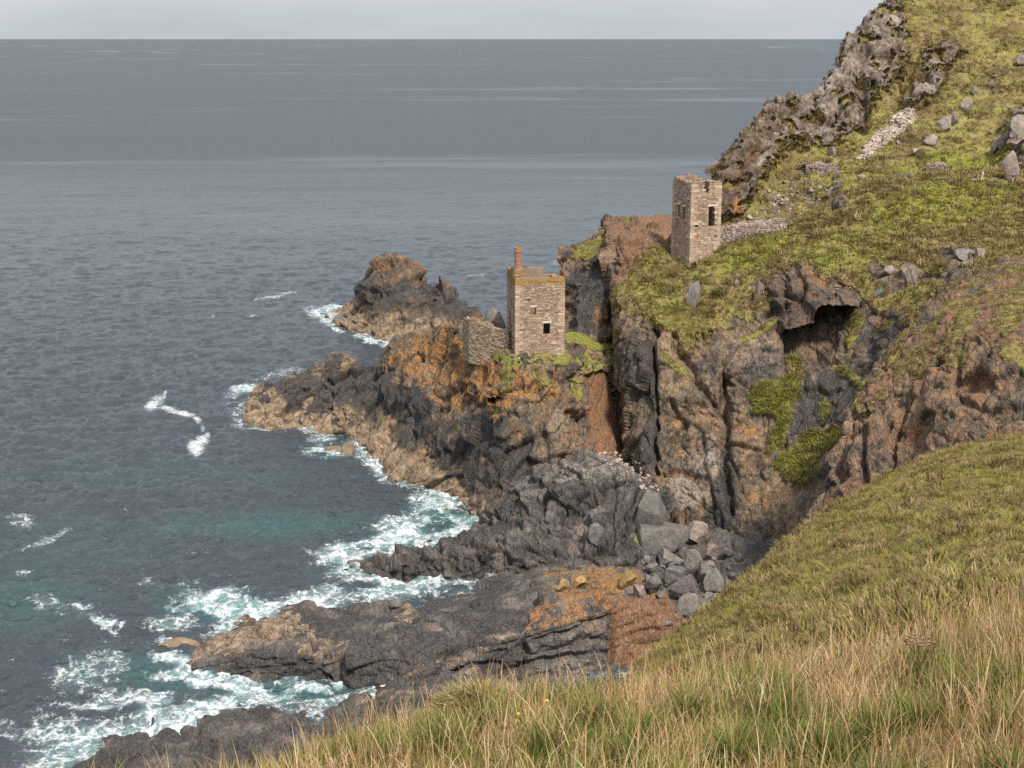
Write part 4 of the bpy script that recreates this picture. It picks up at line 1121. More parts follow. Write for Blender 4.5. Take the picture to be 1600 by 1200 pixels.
def engine_house(name, label, group, near, phi, W, L, base, tops, openings, lintels=(), lichen=None, t=.75, coarse=None):
    """roofless stone building: near corner, heading, front and side lengths; tops and openings per face"""
    root = link(name, None, label=label, category='ruined building', group=group)
    root.location = near
    to = frame((0, 0, 0), phi)
    core, skin = MB(), MB()
    faces = {'front': (lambda x, o, z: to(x, -o, z), W), 'left': (lambda x, o, z: to(-o, x, z), L),
             'back': (lambda x, o, z: to(x, L + o, z), W), 'right': (lambda x, o, z: to(W + o, x, z), L)}
    wall_grid(core, lambda x, y, z: to(x, y, z), 0, W, base, tops['front'], 0, t, openings.get('front', []))
    wall_grid(core, lambda x, y, z: to(x, L - t + y, z), 0, W, base, tops['back'], 0, t, openings.get('back', []))
    wall_grid(core, lambda x, y, z: to(y, x, z), t, L - t, base, tops['left'], 0, t, openings.get('left', []))
    wall_grid(core, lambda x, y, z: to(W - t + y, x, z), t, L - t, base, tops['right'], 0, t, openings.get('right', []))
    for k, (f, ln) in faces.items():
        face_stones(skin, f, 0, ln, base, tops[k], openings.get(k, []), lichen=lichen, coarse=coarse)
        # loose stones along the broken wall head
        for x in np.arange(.3, ln - .2, .5):
            if random.random() < .75:
                zz = tops[k](x) - .1
                a, b, hh = x - random.uniform(.15, .3), x + random.uniform(.15, .3), random.uniform(.12, .34)
                ins = -random.uniform(.06, .3)
                cs = [f(a, ins, zz), f(b, ins, zz), f(a + .05, ins - .02, zz + hh), f(b - .05, ins - .02, zz + hh),
                      f(a, ins - .45, zz), f(b, ins - .45, zz), f(a + .05, ins - .4, zz + hh), f(b - .05, ins - .4, zz + hh)]
                skin.box8(cs, (random.random(), lichen(x, tops[k](x)) if lichen else 0, 0))
    # dressed corner stones, long and short by turns
    quo = MB()
    for (qx, qy, sx, sy, fa, fb_) in ((0, 0, 1, 1, 'front', 'left'), (W, 0, -1, 1, 'front', 'right'), (0, L, 1, -1, 'left', 'back')):
        z, i = base, 0
        zt = min(tops[fa](0 if sx > 0 or fa == 'left' else W), 99) - .25
        if (qx, qy) == (0, L):
            zt = tops['left'](L) - .3
        while z < zt:
            hh = random.uniform(.32, .46)
            la, lb = ((.95, .5) if i % 2 else (.5, .95))
            la, lb = la * random.uniform(.85, 1.1), lb * random.uniform(.85, 1.1)
            o_ = random.uniform(.10, .125)
            j = lambda: random.uniform(-.02, .02)
            cs = [to(qx + sx * a_ + j(), qy + sy * b_ + j(), z + c_) for b_ in (-o_, lb) for c_ in (.015, hh - .015) for a_ in (-o_, la)]
            quo = MB()
            quo.box8(cs, (random.uniform(.35, 1.0), lichen(0, z + hh) if lichen else 0, 0))
            if z > -.6:
                link('quoin', quo.mesh('quoin'), MAT_WALL, root)
            z += hh
            i += 1
    link('wall', core.mesh('wall'), MAT_MORTAR, root)
    link('stonework', skin.mesh('stonework'), MAT_WALL, root, kind='stuff')
    for face, x0, x1, z0, z1 in lintels:
        f = faces[face][0]
        b = MB()
        b.box8([f(x0, .12, z0), f(x1, .12, z0 + .02), f(x0, .12, z1), f(x1, .12, z1 - .02), f(x0, -.5, z0), f(x1, -.5, z0 + .02), f(x0, -.5, z1), f(x1, -.5, z1 - .02)], (.6, 0, 0))
        link('lintel', b.mesh('lintel'), MAT_LINTEL, root)
    return root, to

def ragged(points, amp=.22, seed=1):
    r = random.Random(seed)
    xs, zs = zip(*points)
    ph = [r.uniform(0, 6) for _ in range(3)]
    return lambda x: float(np.interp(x, xs, zs)) + amp * (math.sin(x * 2.3 + ph[0]) * .5 + math.sin(x * 5.9 + ph[1]) * .35 + math.sin(x * 11 + ph[2]) * .2)

# the lower building, with its chimney
near = P(806, 553, 192.3)
lower, lto = engine_house('engine_house', 'stone building with a brick chimney on the orange lichened promontory', 'ruined mine buildings on the cliff', near, math.radians(10), 6.75, 6.6, -3.0,
    {'front': ragged([(0, 10.45), (3, 10.4), (6.75, 10.55)], .05, 1), 'left': ragged([(0, 10.5), (1.0, 11.3), (2.4, 11.6), (3.6, 11.3), (6.6, 10.9)], .12, 2),
     'back': ragged([(0, 10.9), (4.9, 10.9), (5.05, 10.0), (6.75, 9.8)], .08, 3), 'right': ragged([(0, 10.5), (3, 9.7), (6.6, 9.8)], .15, 4)},
    {'front': [(1.56, 1.95, 7.38, 7.80), (2.05, 2.82, 5.45, 6.5), (3.86, 4.80, 2.55, 4.2)], 'left': [(3.0, 3.7, 6.3, 7.3), (3.3, 4.7, 2.4, 5.2), (3.2, 3.7, 9.3, 9.9)],
     'back': [(2.6, 3.7, 3, 4.6)], 'right': [(2.6, 4.2, 0.2, 3.2)]},
    lintels=[('front', 1.95, 2.95, 6.5, 6.74), ('front', 3.72, 4.95, 4.2, 4.5), ('front', 1.5, 2.02, 7.8, 7.95)],
    lichen=lambda x, z: float(np.clip((z - 9.3) / 1.0, 0, .62)))

def lathe(prof, n=20, tint=(.4, 0, 0), wob=.0):
    mb = MB()
    rings = []
    for r, z in prof:
        b = len(mb.v)
        for i in range(n):
            a = 2 * math.pi * i / n
            rr = r * (1 + wob * math.sin(a * 5 + z * 9))
            mb.v.append((rr * math.cos(a), rr * math.sin(a), z))
            mb.t.append(tint)
        rings.append(b)
    for b0, b1 in zip(rings[:-1], rings[1:]):
        for i in range(n):
            j = (i + 1) % n
            mb.f.append((b0 + i, b0 + j, b1 + j, b1 + i))
    return mb

def brick_material():
    M = NT('weathered_red_brick')
    tc = M.n('ShaderNodeTexCoord')
    s = M.sep(tc.outputs['Object'])
    a = M.math('MULTIPLY', M.math('ARCTAN2', s[1], s[0]), .5)
    comb = M.n('ShaderNodeCombineXYZ')
    M.set(comb.inputs[0], a)
    M.set(comb.inputs[1], s[2])
    br = M.n('ShaderNodeTexBrick')
    M.set(br.inputs['Vector'], comb.outputs[0])
    br.inputs['Scale'].default_value = 1.0
    br.inputs['Brick Width'].default_value = .23
    br.inputs['Row Height'].default_value = .085
    br.inputs['Mortar Size'].default_value = .012
    br.inputs['Color1'].default_value = (.26, .085, .045, 1)
    br.inputs['Color2'].default_value = (.34, .15, .085, 1)
    br.inputs['Mortar'].default_value = (.26, .21, .17, 1)
    c = M.noise(3.0, 5, .7)
    col = M.mix(M.math('MULTIPLY', M.step(c, .5, .7), .6), br.outputs['Color'], (.12, .07, .05))
    col = M.mix(M.math('MULTIPLY', M.step(c, .42, .3), .5), col, (.36, .22, .13))
    return M.done(col, .9, .15, M.bump(br.outputs['Fac'], -.5, .02))
MAT_BRICK = brick_material()
cx, cy, _ = lto(.55, 1.25, 0)
shaft = lathe([(.66, 10.7), (.64, 11.5), (.56, 11.75), (.52, 12.2), (.50, 13.95), (.60, 14.0), (.60, 14.25), (.54, 14.3), (.54, 14.5), (.36, 14.52), (.34, 12.5)], 20)
ch = link('chimney', shaft.mesh('chimney'), MAT_BRICK, lower)
ch.location = (cx, cy, 0)
cap = lathe([(.545, 14.48), (.57, 14.5), (.565, 14.58), (.50, 14.62), (.37, 14.6), (.36, 14.4)], 20, (.3, .8, 0), .03)
cp = link('chimney_cap', cap.mesh('chimney_cap'), MAT_WALL, ch)
skirt = MB()
for i in range(46):                                                  # stone haunching where the stack leaves the wall
    a, z = random.uniform(0, 6.28), random.uniform(10.6, 11.75)
    r = .72 - (z - 10.6) * .12
    x, y = r * math.cos(a), r * math.sin(a)
    w, hh = random.uniform(.12, .22), random.uniform(.08, .14)
    c, s = math.cos(a), math.sin(a)
    cs = [(x + dx * c - dy * s, y + dx * s + dy * c, z + dz) for dx in (.06, -.2) for dz in (-hh, hh) for dy in (-w, w)]
    skirt.box8(cs, (random.random(), random.choice((.2, .5, .8)), 0))
link('stonework', skirt.mesh('stonework'), MAT_WALL, ch, kind='stuff')

# the upper building
near2 = P(1077, 421, 204.3)
upper, uto = engine_house('engine_house', 'tall roofless stone tower with a notched top on the grassy slope', 'ruined mine buildings on the cliff', near2, math.radians(23), 4.85, 5.2, -3.5,
    {'front': ragged([(0, 12.3), (.6, 12.4), (1.5, 12.85), (2.0, 12.55), (2.05, 10.75), (2.95, 10.75), (3.0, 12.3), (4.85, 12.25)], .07, 5),
     'left': ragged([(0, 12.2), (2, 12.5), (5.2, 12.85)], .10, 6), 'back': ragged([(0, 12.9), (2.2, 13.0), (2.9, 12.9), (4.85, 12.2)], .15, 7), 'right': ragged([(0, 12.2), (5.2, 12.3)], .15, 8)},
    {'front': [(2.9, 3.96, 6.05, 9.0), (.64, 1.2, 6.0, 6.45)], 'left': [(3.2, 3.72, 7.3, 9.1), (1.65, 2.15, 7.1, 8.9), (.5, .95, 8.6, 10.1)], 'back': [(1.8, 3.0, 6, 8)], 'right': [(2, 3.2, 6, 8)]},
    lintels=[('front', 2.68, 4.42, 9.0, 9.27), ('left', 3.0, 3.95, 9.1, 9.35), ('left', 1.45, 2.4, 8.9, 9.15), ('left', .35, 1.1, 10.1, 10.32), ('front', .5, 1.4, 6.45, 6.62)],
    lichen=lambda x, z: float(np.clip((z - 11.9) / 1.5, 0, .4)), coarse=6.0)

def rubble_wall(name, label, ends, height, thick, base, mat, prof, seed, h=(.16, .34), l=(.2, .7), lichen=None, proud=(.0, .12), cat='stone wall', group=None, **kw):
    a, b = (np.array(e, float) for e in ends)
    phi = math.atan2(b[1] - a[1], b[0] - a[0])
    ln = math.hypot(b[0] - a[0], b[1] - a[1])
    slope = (b[2] - a[2]) / ln
    random.seed(seed)
    root = link(name, None, label=label, category=cat)
    if group:
        root['group'] = group
    root.location = a
    to0 = frame((0, 0, 0), phi)
    to = lambda x, y, z: to0(x, y, z + slope * x)
    core, skin = MB(), MB()
    top = ragged(prof, .16, seed)
    wall_grid(core, to, 0, ln, base, lambda x: top(x) - .05, .05, thick - .05, [])
    for f in (lambda x, o, z: to(x, -o, z), lambda x, o, z: to(x, thick + o, z)):
        face_stones(skin, f, 0, ln, base, top, [], h, l, proud, lichen, .05, False)
    for f in (lambda x, o, z: to(-o, x, z), lambda x, o, z: to(ln + o, x, z)):
        face_stones(skin, f, 0, thick, base, lambda x, f=f: top(0 if f(0, 1, 0)[0] < to(0, 0, 0)[0] else ln), [], h, l, proud, lichen, .05, False)
    for x in np.arange(.1, ln - .1, .33):
        if random.random() < .85:
            zz = top(x) - .12
            w, hh, y = random.uniform(.14, .3), random.uniform(.12, .36), random.uniform(0, thick * .4)
            cs = [to(x + sx * w, y + sy * thick * .5, zz + sz * hh) for sy in (0, 1) for sz in (0, 1) for sx in (-1, 1)]
            cs = [tuple(np.array(c) + np.array((random.uniform(-.05, .05), random.uniform(-.05, .05), random.uniform(-.04, .04)))) for c in cs]
            skin.box8(cs, (random.random() * .8 + .2, lichen(x, 9) if lichen else 0, 0))
    link('wall', core.mesh('wall'), MAT_MORTAR if mat is MAT_WALL else MAT_DRY, root)
    link('stonework', skin.mesh('stonework'), mat, root, kind='stuff')
    return root

wl, wr = P(733, 551, 199.5), P(794, 551, 195.0)
wl[2], wr[2] = 22.1, 22.3
rubble_wall('ruined_wall', 'ragged rubble wall joined to the left side of the chimneyed building', (wl, wr), 4, .7, -2.5, MAT_WALL, [(0, 3.9), (.8, 4.1), (1.5, 3.7), (2.6, 3.5), (3.6, 3.75), (4.4, 3.1), (5.6, 2.9)], 21, lichen=lambda x, z: .5 if z > 3.6 and x < 1.2 else 0)
rubble_wall('ruined_wall', 'short end of the ragged rubble wall, running back towards the sea', (wl + np.array((-1.0, 3.0, .2)), wl + np.array((.05, .2, 0))), 4, .65, -2.5, MAT_WALL, [(0, 3.0), (1.5, 3.6), (3.0, 3.9)], 22, lichen=lambda x, z: .4 if z > 3.3 else 0)
w1, w2 = P(1122, 378, 206.4), P(1229, 362, 210.6)
w1[2], w2[2] = 35.3, 36.5
rubble_wall('retaining_wall', 'long dry stone retaining wall beside the roofless tower', (w1, w2), 2.6, .8, -2.0, MAT_DRY, [(0, 2.75), (3, 2.9), (6, 2.6), (9.8, 1.75)], 23, (.12, .28), (.15, .5), proud=(-.02, .16))
w3, w4 = P(1148, 358, 211.5), P(1232, 356, 215.0)
w3[2], w4[2] = 37.4, 37.9
rubble_wall('parapet_wall', 'low pinkish stone kerb running above the retaining wall', (w3, w4), .6, .5, -1.5, MAT_DRY, [(0, .75), (4, .55), (9.5, .65)], 24, (.12, .22), (.25, .7), proud=(0, .06))
ga, gb = ground(1446, 268, only=('hillside',)), ground(1480, 270, only=('hillside',))
ga[1] -= .6; gb[1] -= .6
rubble_wall('ruined_wall', 'stump of grey dry stone wall under a turf mound behind the path', (ga, gb), 1.7, .8, -1.2, MAT_DRY, [(0, 1.2), (1.6, 1.7), (3.3, 1.3)], 25, (.12, .26), (.15, .45), proud=(-.02, .16))
ga, gb = ground(1258, 262, only=('hillside',)), ground(1306, 262, only=('hillside',))
ga[1] -= .5; gb[1] -= .5
rubble_wall('ruined_wall', 'short tumbled grey wall on the slope below the granite crags', (ga, gb), 1.2, .7, -1.2, MAT_DRY, [(0, .6), (2, 1.1), (4, .7)], 26, (.12, .26), (.15, .5), proud=(-.02, .16))
random.seed(77)
# ------------------------------------------------------------------ boulders
import bmesh
def boulder_mesh(seed, sub=3, cuts=11, flat=1.0, angular=1.0):
    r = random.Random(seed)
    bm = bmesh.new()
    bmesh.ops.create_icosphere(bm, subdivisions=sub, radius=1.0)
    co = np.array([v.co[:] for v in bm.verts])
    for _ in range(cuts):
        n = np.array([r.gauss(0, 1) for _ in range(3)])
        n /= np.linalg.norm(n)
        h = r.uniform(.34, .74)
        over = np.maximum(co @ n - h, 0)
        co -= np.outer(over * angular, n)
    co += (np.stack([perlin(co * 1.6 + seed + k * 7) for k in range(3)], 1) * .05)
    co += (np.stack([perlin(co * 4.5 + seed + k * 9) for k in range(3)], 1) * .02)
    co /= np.abs(co).max(0)
    co[:, 2] *= flat
    for v, c in zip(bm.verts, co):
        v.co = c
    me = bpy.data.meshes.new('boulder')
    bm.to_mesh(me)
    bm.free()
    return me

def boulder(u, v, w, h, mat, label=None, group=None, seed=1, sub=3, depth=None, rz=None, name='boulder', only=None, cat='boulder', mesh=None, sink=.25, cuts=11, lift=0.0, tilt=(0, 0), stuff=None):
    """u, v: middle of the foot; w, h: size in the photograph's pixels"""
    g = ground(u, v, only=only)
    s = px_per_m(g)
    W, H = w / s, h / s * 1.05
    D = depth if depth else W * .8
    me = mesh or boulder_mesh(seed, sub, cuts)
    o = bpy.data.objects.new(name, me)
    COL.objects.link(o)
    if not me.materials:
        me.materials.append(mat)
    o.scale = (W / 2, D / 2, H / 2 / (1 - sink * .5))
    o.rotation_euler = (math.radians(tilt[0]), math.radians(tilt[1]), rz if rz is not None else random.uniform(-.4, .4))
    o.location = (g[0], g[1] + D * .25, g[2] + H * (.5 - sink * .5) + lift)
    if label:
        o['label'], o['category'] = label, cat
    if group:
        o['group'] = group
    return o

COVE = ('cove_floor', 'main_cliff', 'rock_shelf', 'rock_ledge')
CG = 'fallen boulders in the cove'
big = [
    (1040, 862, 84, 52, MAT_BOULDER_GREY, 'large flat-topped grey slab boulder, biggest of the cove boulders', 31, 7, (4, -8)),
    (1018, 822, 60, 66, MAT_BOULDER_GREY, 'tall dark boulder leaning at the cliff foot beside the jointed shelf', 32, 9, (0, 0)),
    (1093, 852, 42, 36, MAT_BOULDER_PINK, 'pinkish boulder with white streaks right of the flat-topped slab', 33, 10, (0, 15)),
    (1083, 902, 32, 48, MAT_BOULDER_GREY, 'upright wedge-shaped grey boulder in the middle of the cove heap', 34, 8, (0, -16)),
    (1044, 888, 52, 30, MAT_BOULDER_GREY, 'low dark boulder just below the flat-topped slab', 35, 10, (0, 0)),
    (1052, 908, 38, 26, MAT_BOULDER_GREY, 'smooth light grey boulder at the sea end of the cove heap', 36, 11, (0, 8)),
    (1072, 940, 60, 38, MAT_BOULDER_GREY, 'broad grey boulder behind the red earth end of the ledge', 37, 10, (0, -10)),
    (1122, 925, 42, 38, MAT_BOULDER_GREY, 'dark square boulder nearest the turf slope edge', 38, 10, (0, 0)),
    (1078, 968, 44, 42, MAT_BOULDER_GREY, 'lowest grey boulder, wedged against the turf slope', 39, 9, (0, 10)),
    (1098, 905, 26, 34, MAT_BOULDER_GREY, 'leaning pointed grey boulder behind the dark square one', 40, 8, (0, 20)),
    (1106, 874, 26, 26, MAT_BOULDER_PINK, 'small tan boulder under the pinkish streaked one', 41, 9, (0, 0)),
    (1020, 925, 40, 34, MAT_BOULDER_GREY, 'dark boulder between the low finger of rock and the red earth', 42, 10, (0, 0)),
    (936, 850, 34, 32, MAT_BOULDER_GREY, 'triangular dark boulder resting on the jointed shelf', 43, 6, (0, -10)),
]
for u, v, w, h, m, lab, sd_, cuts, tl in big:
    boulder(u, v, w, h, m, lab, CG, sd_, 4 if w > 50 else 3, cuts=cuts, tilt=tl, only=COVE)
small = [boulder_mesh(200 + k, 2, 9) for k in range(7)]
for me in small:
    me.materials.append(MAT_BOULDER_GREY)
k = 0
rb = random.Random(5)
while k < 70:
    u, v = rb.uniform(1000, 1160), rb.uniform(850, 990)
    if v > 1055 - (u - 1000) * .95 + 40 or (u < 1030 and v > 925) or v < 868 - (u - 1000) * .1:
        continue
    w = rb.choice((8, 10, 12, 14, 18, 22)) * rb.uniform(.8, 1.2)
    boulder(u, v, w, w * rb.uniform(.6, .95), None, 'small broken grey rock in the boulder heap at the cliff foot', 'small rocks in the cove heap', mesh=small[k % 7], only=COVE, rz=rb.uniform(0, 6), tilt=(rb.uniform(-25, 25), rb.uniform(-25, 25)), cat='rock', name='rock')
    k += 1

HG = 'boulders on the grassy hillside'
hill = [
    (1513, 170, 34, 22, MAT_BOULDER_PALE, 'largest pale grey boulder lying alone on the upper grass', 51, (0, -12)),
    (1480, 205, 30, 26, MAT_BOULDER_PALE, 'pale lichened outcrop boulder below the largest one', 52, (0, 20)),
    (1496, 192, 16, 20, MAT_BOULDER_PALE, 'upright pale stone touching the outcrop boulder', 53, (0, 10)),
    (1452, 224, 30, 20, MAT_BOULDER_PINK, 'brownish boulder with a white top on the mid slope', 54, (0, 24)),
    (1525, 144, 14, 12, MAT_BOULDER_PALE, 'small grey boulder just above the largest pale one', 55, (0, 20)),
    (1552, 134, 22, 10, MAT_BOULDER_PALE, 'flat white slab tilted on the upper grass', 56, (0, -22)),
    (1555, 119, 11, 5, MAT_BOULDER_PALE, 'thin white stone above the tilted white slab', 57, (0, -10)),
    (1428, 242, 18, 10, MAT_BOULDER_PINK, 'low pinkish stones beside the path hollow', 58, (0, -20)),
    (1404, 224, 7, 8, MAT_BOULDER_PALE, 'small round white stone beside the scree track', 59, (0, 0)),
    (1300, 240, 16, 18, MAT_BOULDER_PALE, 'pale boulder at the foot of the dark crag', 60, (0, 0)),
    (1555, 236, 22, 34, MAT_BOULDER_PINK, 'tall pinkish boulder standing left of the brown outcrop', 61, (0, 12)),
    (1572, 228, 18, 30, MAT_BOULDER_PALE, 'tall grey stone leaning on the pinkish boulder', 62, (0, 22)),
    (1578, 278, 34, 46, MAT_BOULDER_PINK, 'big brown rock face beside the walker with the backpack', 63, (0, 0)),
    (1600, 216, 44, 40, MAT_BOULDER_PALE, 'grey crag boulder above the brown rock face', 64, (0, -10)),
    (1545, 210, 10, 9, MAT_BOULDER_PINK, 'small brown stone left of the tall pinkish boulder', 65, (0, 0)),
    (1598, 100, 24, 18, MAT_BOULDER_PALE, 'pale boulder high on the grass near the skyline', 66, (0, 0)),
    (1565, 142, 8, 6, MAT_BOULDER_PALE, 'small white stone right of the tilted slab', 67, (0, 0)),
    (1345, 278, 14, 8, MAT_BOULDER_PINK, 'flat pinkish stone in the turf below the scree track', 68, (0, -14)),
    (1308, 275, 10, 16, MAT_BOULDER_PALE, 'pale upright stone at the top of a line of white rocks', 69, (0, 18)),
    (1303, 290, 10, 12, MAT_BOULDER_PALE, 'middle stone in the line of white rocks', 70, (0, 18)),
    (1297, 304, 11, 14, MAT_BOULDER_PALE, 'lowest stone in the line of white rocks', 71, (0, 18)),
]
for u, v, w, h, m, lab, sd_, tl in hill:
    boulder(u, v, w, h, m, lab, HG, sd_, 3, tilt=tl, only=('hillside', 'main_cliff'))
cl = [
    (1082, 478, 24, 50, MAT_BOULDER_GREY, 'tall grey rock outcrop in the turf below the tower', 81, (0, 10)),
    (1185, 462, 16, 28, MAT_BOULDER_PINK, 'pinkish outcrop rock left of the overhang', 82, (0, 6)),
    (1152, 448, 12, 16, MAT_BOULDER_PINK, 'small pink outcrop stone in the slope turf', 83, (0, 0)),
    (1388, 424, 18, 16, MAT_BOULDER_PINK, 'grey outcrop rock at the top edge right of the overhang', 84, (0, -20)),
    (1418, 438, 14, 22, MAT_BOULDER_GREY, 'upright outcrop rock in the row above the slate slope', 85, (0, 10)),
    (1432, 436, 16, 24, MAT_BOULDER_GREY, 'double outcrop rock at the right of the row', 86, (0, -4)),
    (1372, 462, 14, 26, MAT_BOULDER_GREY, 'narrow leaning outcrop rock under the row', 87, (0, 25)),
    (1508, 402, 36, 26, MAT_BOULDER_GREY, 'rounded grey outcrop in the turf above the red soil slope', 88, (0, 0)),
    (1530, 398, 18, 20, MAT_BOULDER_PINK, 'smaller outcrop rock beside the rounded grey one', 89, (0, 0)),
]
for u, v, w, h, m, lab, sd_, tl in cl:
    boulder(u, v, w, h, m, lab, 'outcrop rocks in the cliff-top turf', sd_, 3, tilt=tl, only=('main_cliff',), sink=.5)
och = [(903, 915, 26, 16, MAT_BOULDER_OCHRE, 'round ochre lichened boulder on the front ledge', 91), (880, 922, 28, 20, MAT_BOULDER_OCHRE, 'orange boulder left of the round ochre one', 92),
       (982, 918, 30, 36, MAT_BOULDER_OCHRE, 'upright yellow lichened block at the landward end of the ledge', 93), (996, 930, 22, 22, MAT_BOULDER_PINK, 'pale block beside the upright yellow one', 94),
       (912, 904, 18, 10, MAT_BOULDER_OCHRE, 'small yellow stone behind the round ochre boulder', 95), (620, 948, 22, 14, MAT_BOULDER_GREY, 'dark block perched on the seaward edge of the ledge', 96)]
for u, v, w, h, m, lab, sd_ in och:
    boulder(u, v, w, h, m, lab, 'blocks on the front ledge', sd_, 3, only=('rock_ledge',))
for u, v, w, h, m, lab, sd_, tl in ((774, 505, 30, 34, MAT_BOULDER_GREY, 'dark outcrop with orange top between ruined wall and building', 97, (0, 14)), (786, 510, 18, 30, MAT_BOULDER_PINK, 'pale leaning rock against the building side', 98, (0, -20)),
                                     (775, 488, 13, 11, MAT_BOULDER_OCHRE, 'orange lichened knob on top of the dark outcrop', 99, (0, 0))):
    boulder(u, v, w, h, m, lab, None, sd_, 3, tilt=tl, only=('headland',))
MAT_TAN = boulder_material('tan_barnacled_rock', (.085, .062, .042), (.19, .135, .088), (.33, .25, .165))
# rocks awash
for u, v, w, h, lab, sd_, m in ((272, 1020, 80, 20, 'long tan rock awash at the seaward tip of the front ledge', 111, MAT_TAN), (446, 949, 62, 8, 'flat dark skerry in the foam beside the front ledge', 112, MAT_BOULDER_GREY),
                                 (545, 716, 28, 20, 'rounded brown rock in the white foam below the promontory', 113, MAT_TAN), (517, 707, 30, 10, 'low brown rock awash left of the rounded one', 114, MAT_TAN),
                                 (697, 807, 12, 7, 'tiny brown rock breaking the turquoise water', 115, MAT_TAN), (556, 893, 34, 10, 'low dark rock at the tip of the rock finger', 116, MAT_BOULDER_GREY), (528, 877, 18, 5, 'dark rock barely showing in the foam off the finger', 117, MAT_BOULDER_GREY)):
    p = Pz(u, v, 0)
    s = px_per_m(p)
    o = bpy.data.objects.new('sea_rock', boulder_mesh(sd_, 3, 8))
    COL.objects.link(o)
    o.data.materials.append(m)
    W, H = w / s, h / s
    o.scale = (W / 2, max(W * .22, 1.0), H * .9 + .25)
    o.location = (p[0], p[1] + .8, H * .2)
    o.rotation_euler = (0, 0, random.uniform(-.15, .15))
    o['label'], o['category'], o['group'] = lab, 'rock', 'rocks awash in the surf'

# scree fans: too many stones to count
def scree(name, label, polys, n, size, mat, only, seed):
    r = np.random.default_rng(seed)
    mb_v, mb_f = [], []
    base = [np.array([v.co[:] for v in boulder_mesh(300 + k, 1, 6).vertices]) for k in range(5)]
    tri = np.array([p.vertices[:] for p in boulder_mesh(300, 1, 6).polygons])
    cand = []
    for nm, pts, uu, vv in _pp:
        if nm in only:
            m = np.zeros(len(uu), bool)
            for pl in polys:
                m |= poly_sd(uu, vv, pl) > 0
            cand.append(pts[m])
    cand = np.concatenate(cand)
    pick = cand[r.integers(0, len(cand), n)]
    off = 0
    for p in pick:
        s = size * r.lognormal(0, .5)
        b = base[r.integers(0, 5)] * s * np.array((1, .9, .65))
        a = r.uniform(0, 6.28)
        c, sn = math.cos(a), math.sin(a)
        b = b @ np.array(((c, sn, 0), (-sn, c, 0), (0, 0, 1))) + p + np.array((r.uniform(-.1, .1), r.uniform(-.1, .1), s * .25))
        mb_v.append(b)
        mb_f.append(tri + off)
        off += len(b)
    me = fast_mesh(name, np.concatenate(mb_v), np.concatenate(mb_f))
    return link(name, me, mat, kind='stuff', label=label)
scree('scree', 'pale broken stones spilling from the red gully onto the shelf', [[(930, 702), (985, 700), (1012, 742), (1030, 768), (990, 765), (965, 740), (940, 726)]], 420, .20, MAT_SCREE, ('main_cliff', 'headland', 'rock_shelf'), 1)
scree('scree', 'pinkish scree track down the hillside below the crags', [[(1340, 252), (1362, 214), (1408, 172), (1432, 170), (1426, 190), (1388, 224), (1350, 250)]], 900, .17, MAT_SCREE, ('hillside',), 2)
scree('rubble', 'white stones scattered on the slope behind the roofless tower', [[(1165, 352), (1190, 300), (1250, 268), (1300, 290), (1290, 325), (1232, 352)]], 260, .18, MAT_SCREE, ('hillside',), 3)
scree('rubble', 'small pale stones at the foot of the chimneyed building', [[(800, 556), (835, 558), (830, 568), (800, 565)], [(890, 572), (940, 570), (930, 592), (900, 590)]], 60, .13, MAT_SCREE, ('headland',), 4)

# ------------------------------------------------------------------ grass
def strips(base, height, width, az, lean, curl, wprof, rngs, twist=None, segs=4):
    """curved blades as ribbons: returns vertices and quads"""
    n = len(base)
    ts = np.linspace(0, 1, segs + 1)
    wp = np.interp(ts, *wprof)
    th = lean[:, None] + curl[:, None] * ts[None, :] ** 1.3                 # angle from the vertical along the blade
    ds = height[:, None] / segs
    r = np.concatenate([np.zeros((n, 1)), np.cumsum(np.sin(th[:, :-1]) * ds, 1)], 1)
    z = np.concatenate([np.zeros((n, 1)), np.cumsum(np.cos(th[:, :-1]) * ds, 1)], 1)
    dirx, diry = np.cos(az), np.sin(az)
    tw = twist if twist is not None else rngs.uniform(-.9, .9, n) + np.pi / 2
    sx, sy = np.cos(az + tw), np.sin(az + tw)
    c = np.stack([base[:, 0:1] + r * dirx[:, None], base[:, 1:2] + r * diry[:, None], base[:, 2:3] + z], -1)
    off = (width[:, None] * wp[None, :] * .5)[..., None] * np.stack([sx, sy, np.zeros(n)], -1)[:, None, :]
    v = np.stack([c - off, c + off], 2).reshape(-1, 3)
    k = (segs + 1) * 2
    q = np.array([(2 * i, 2 * i + 1, 2 * i + 3, 2 * i + 2) for i in range(segs)])
    f = (np.arange(n)[:, None, None] * k + q[None]).reshape(-1, 4)
    return v, f, k

def blade_material():
    M = NT('meadow_grass_blades')
    t = M.sep(M.attr('tint').outputs['Vector'])
    straw = M.ramp(t[1], [(0, (.19, .100, .042)), (.45, (.47, .305, .150)), (.8, (.66, .475, .265)), (1, (.74, .59, .38))])
    green = M.ramp(t[1], [(0, (.065, .090, .018)), (.5, (.145, .180, .036)), (1, (.30, .31, .095))])
    col = M.mix(t[0], straw, green)
    col = M.mix(M.math('MULTIPLY', t[2], .8), col, (.17, .085, .05))
    M.done(col, .75, .15)
    tr = M.n('ShaderNodeBsdfTranslucent')
    M.set(tr.inputs['Color'], col)
    mx = M.n('ShaderNodeMixShader')
    mx.inputs[0].default_value = .3
    M.t.links.new(M.b.outputs[0], mx.inputs[1])
    M.t.links.new(tr.outputs[0], mx.inputs[2])
    M.t.links.new(mx.outputs[0], M.out.inputs[0])
    return M.m
MAT_BLADE = blade_material()

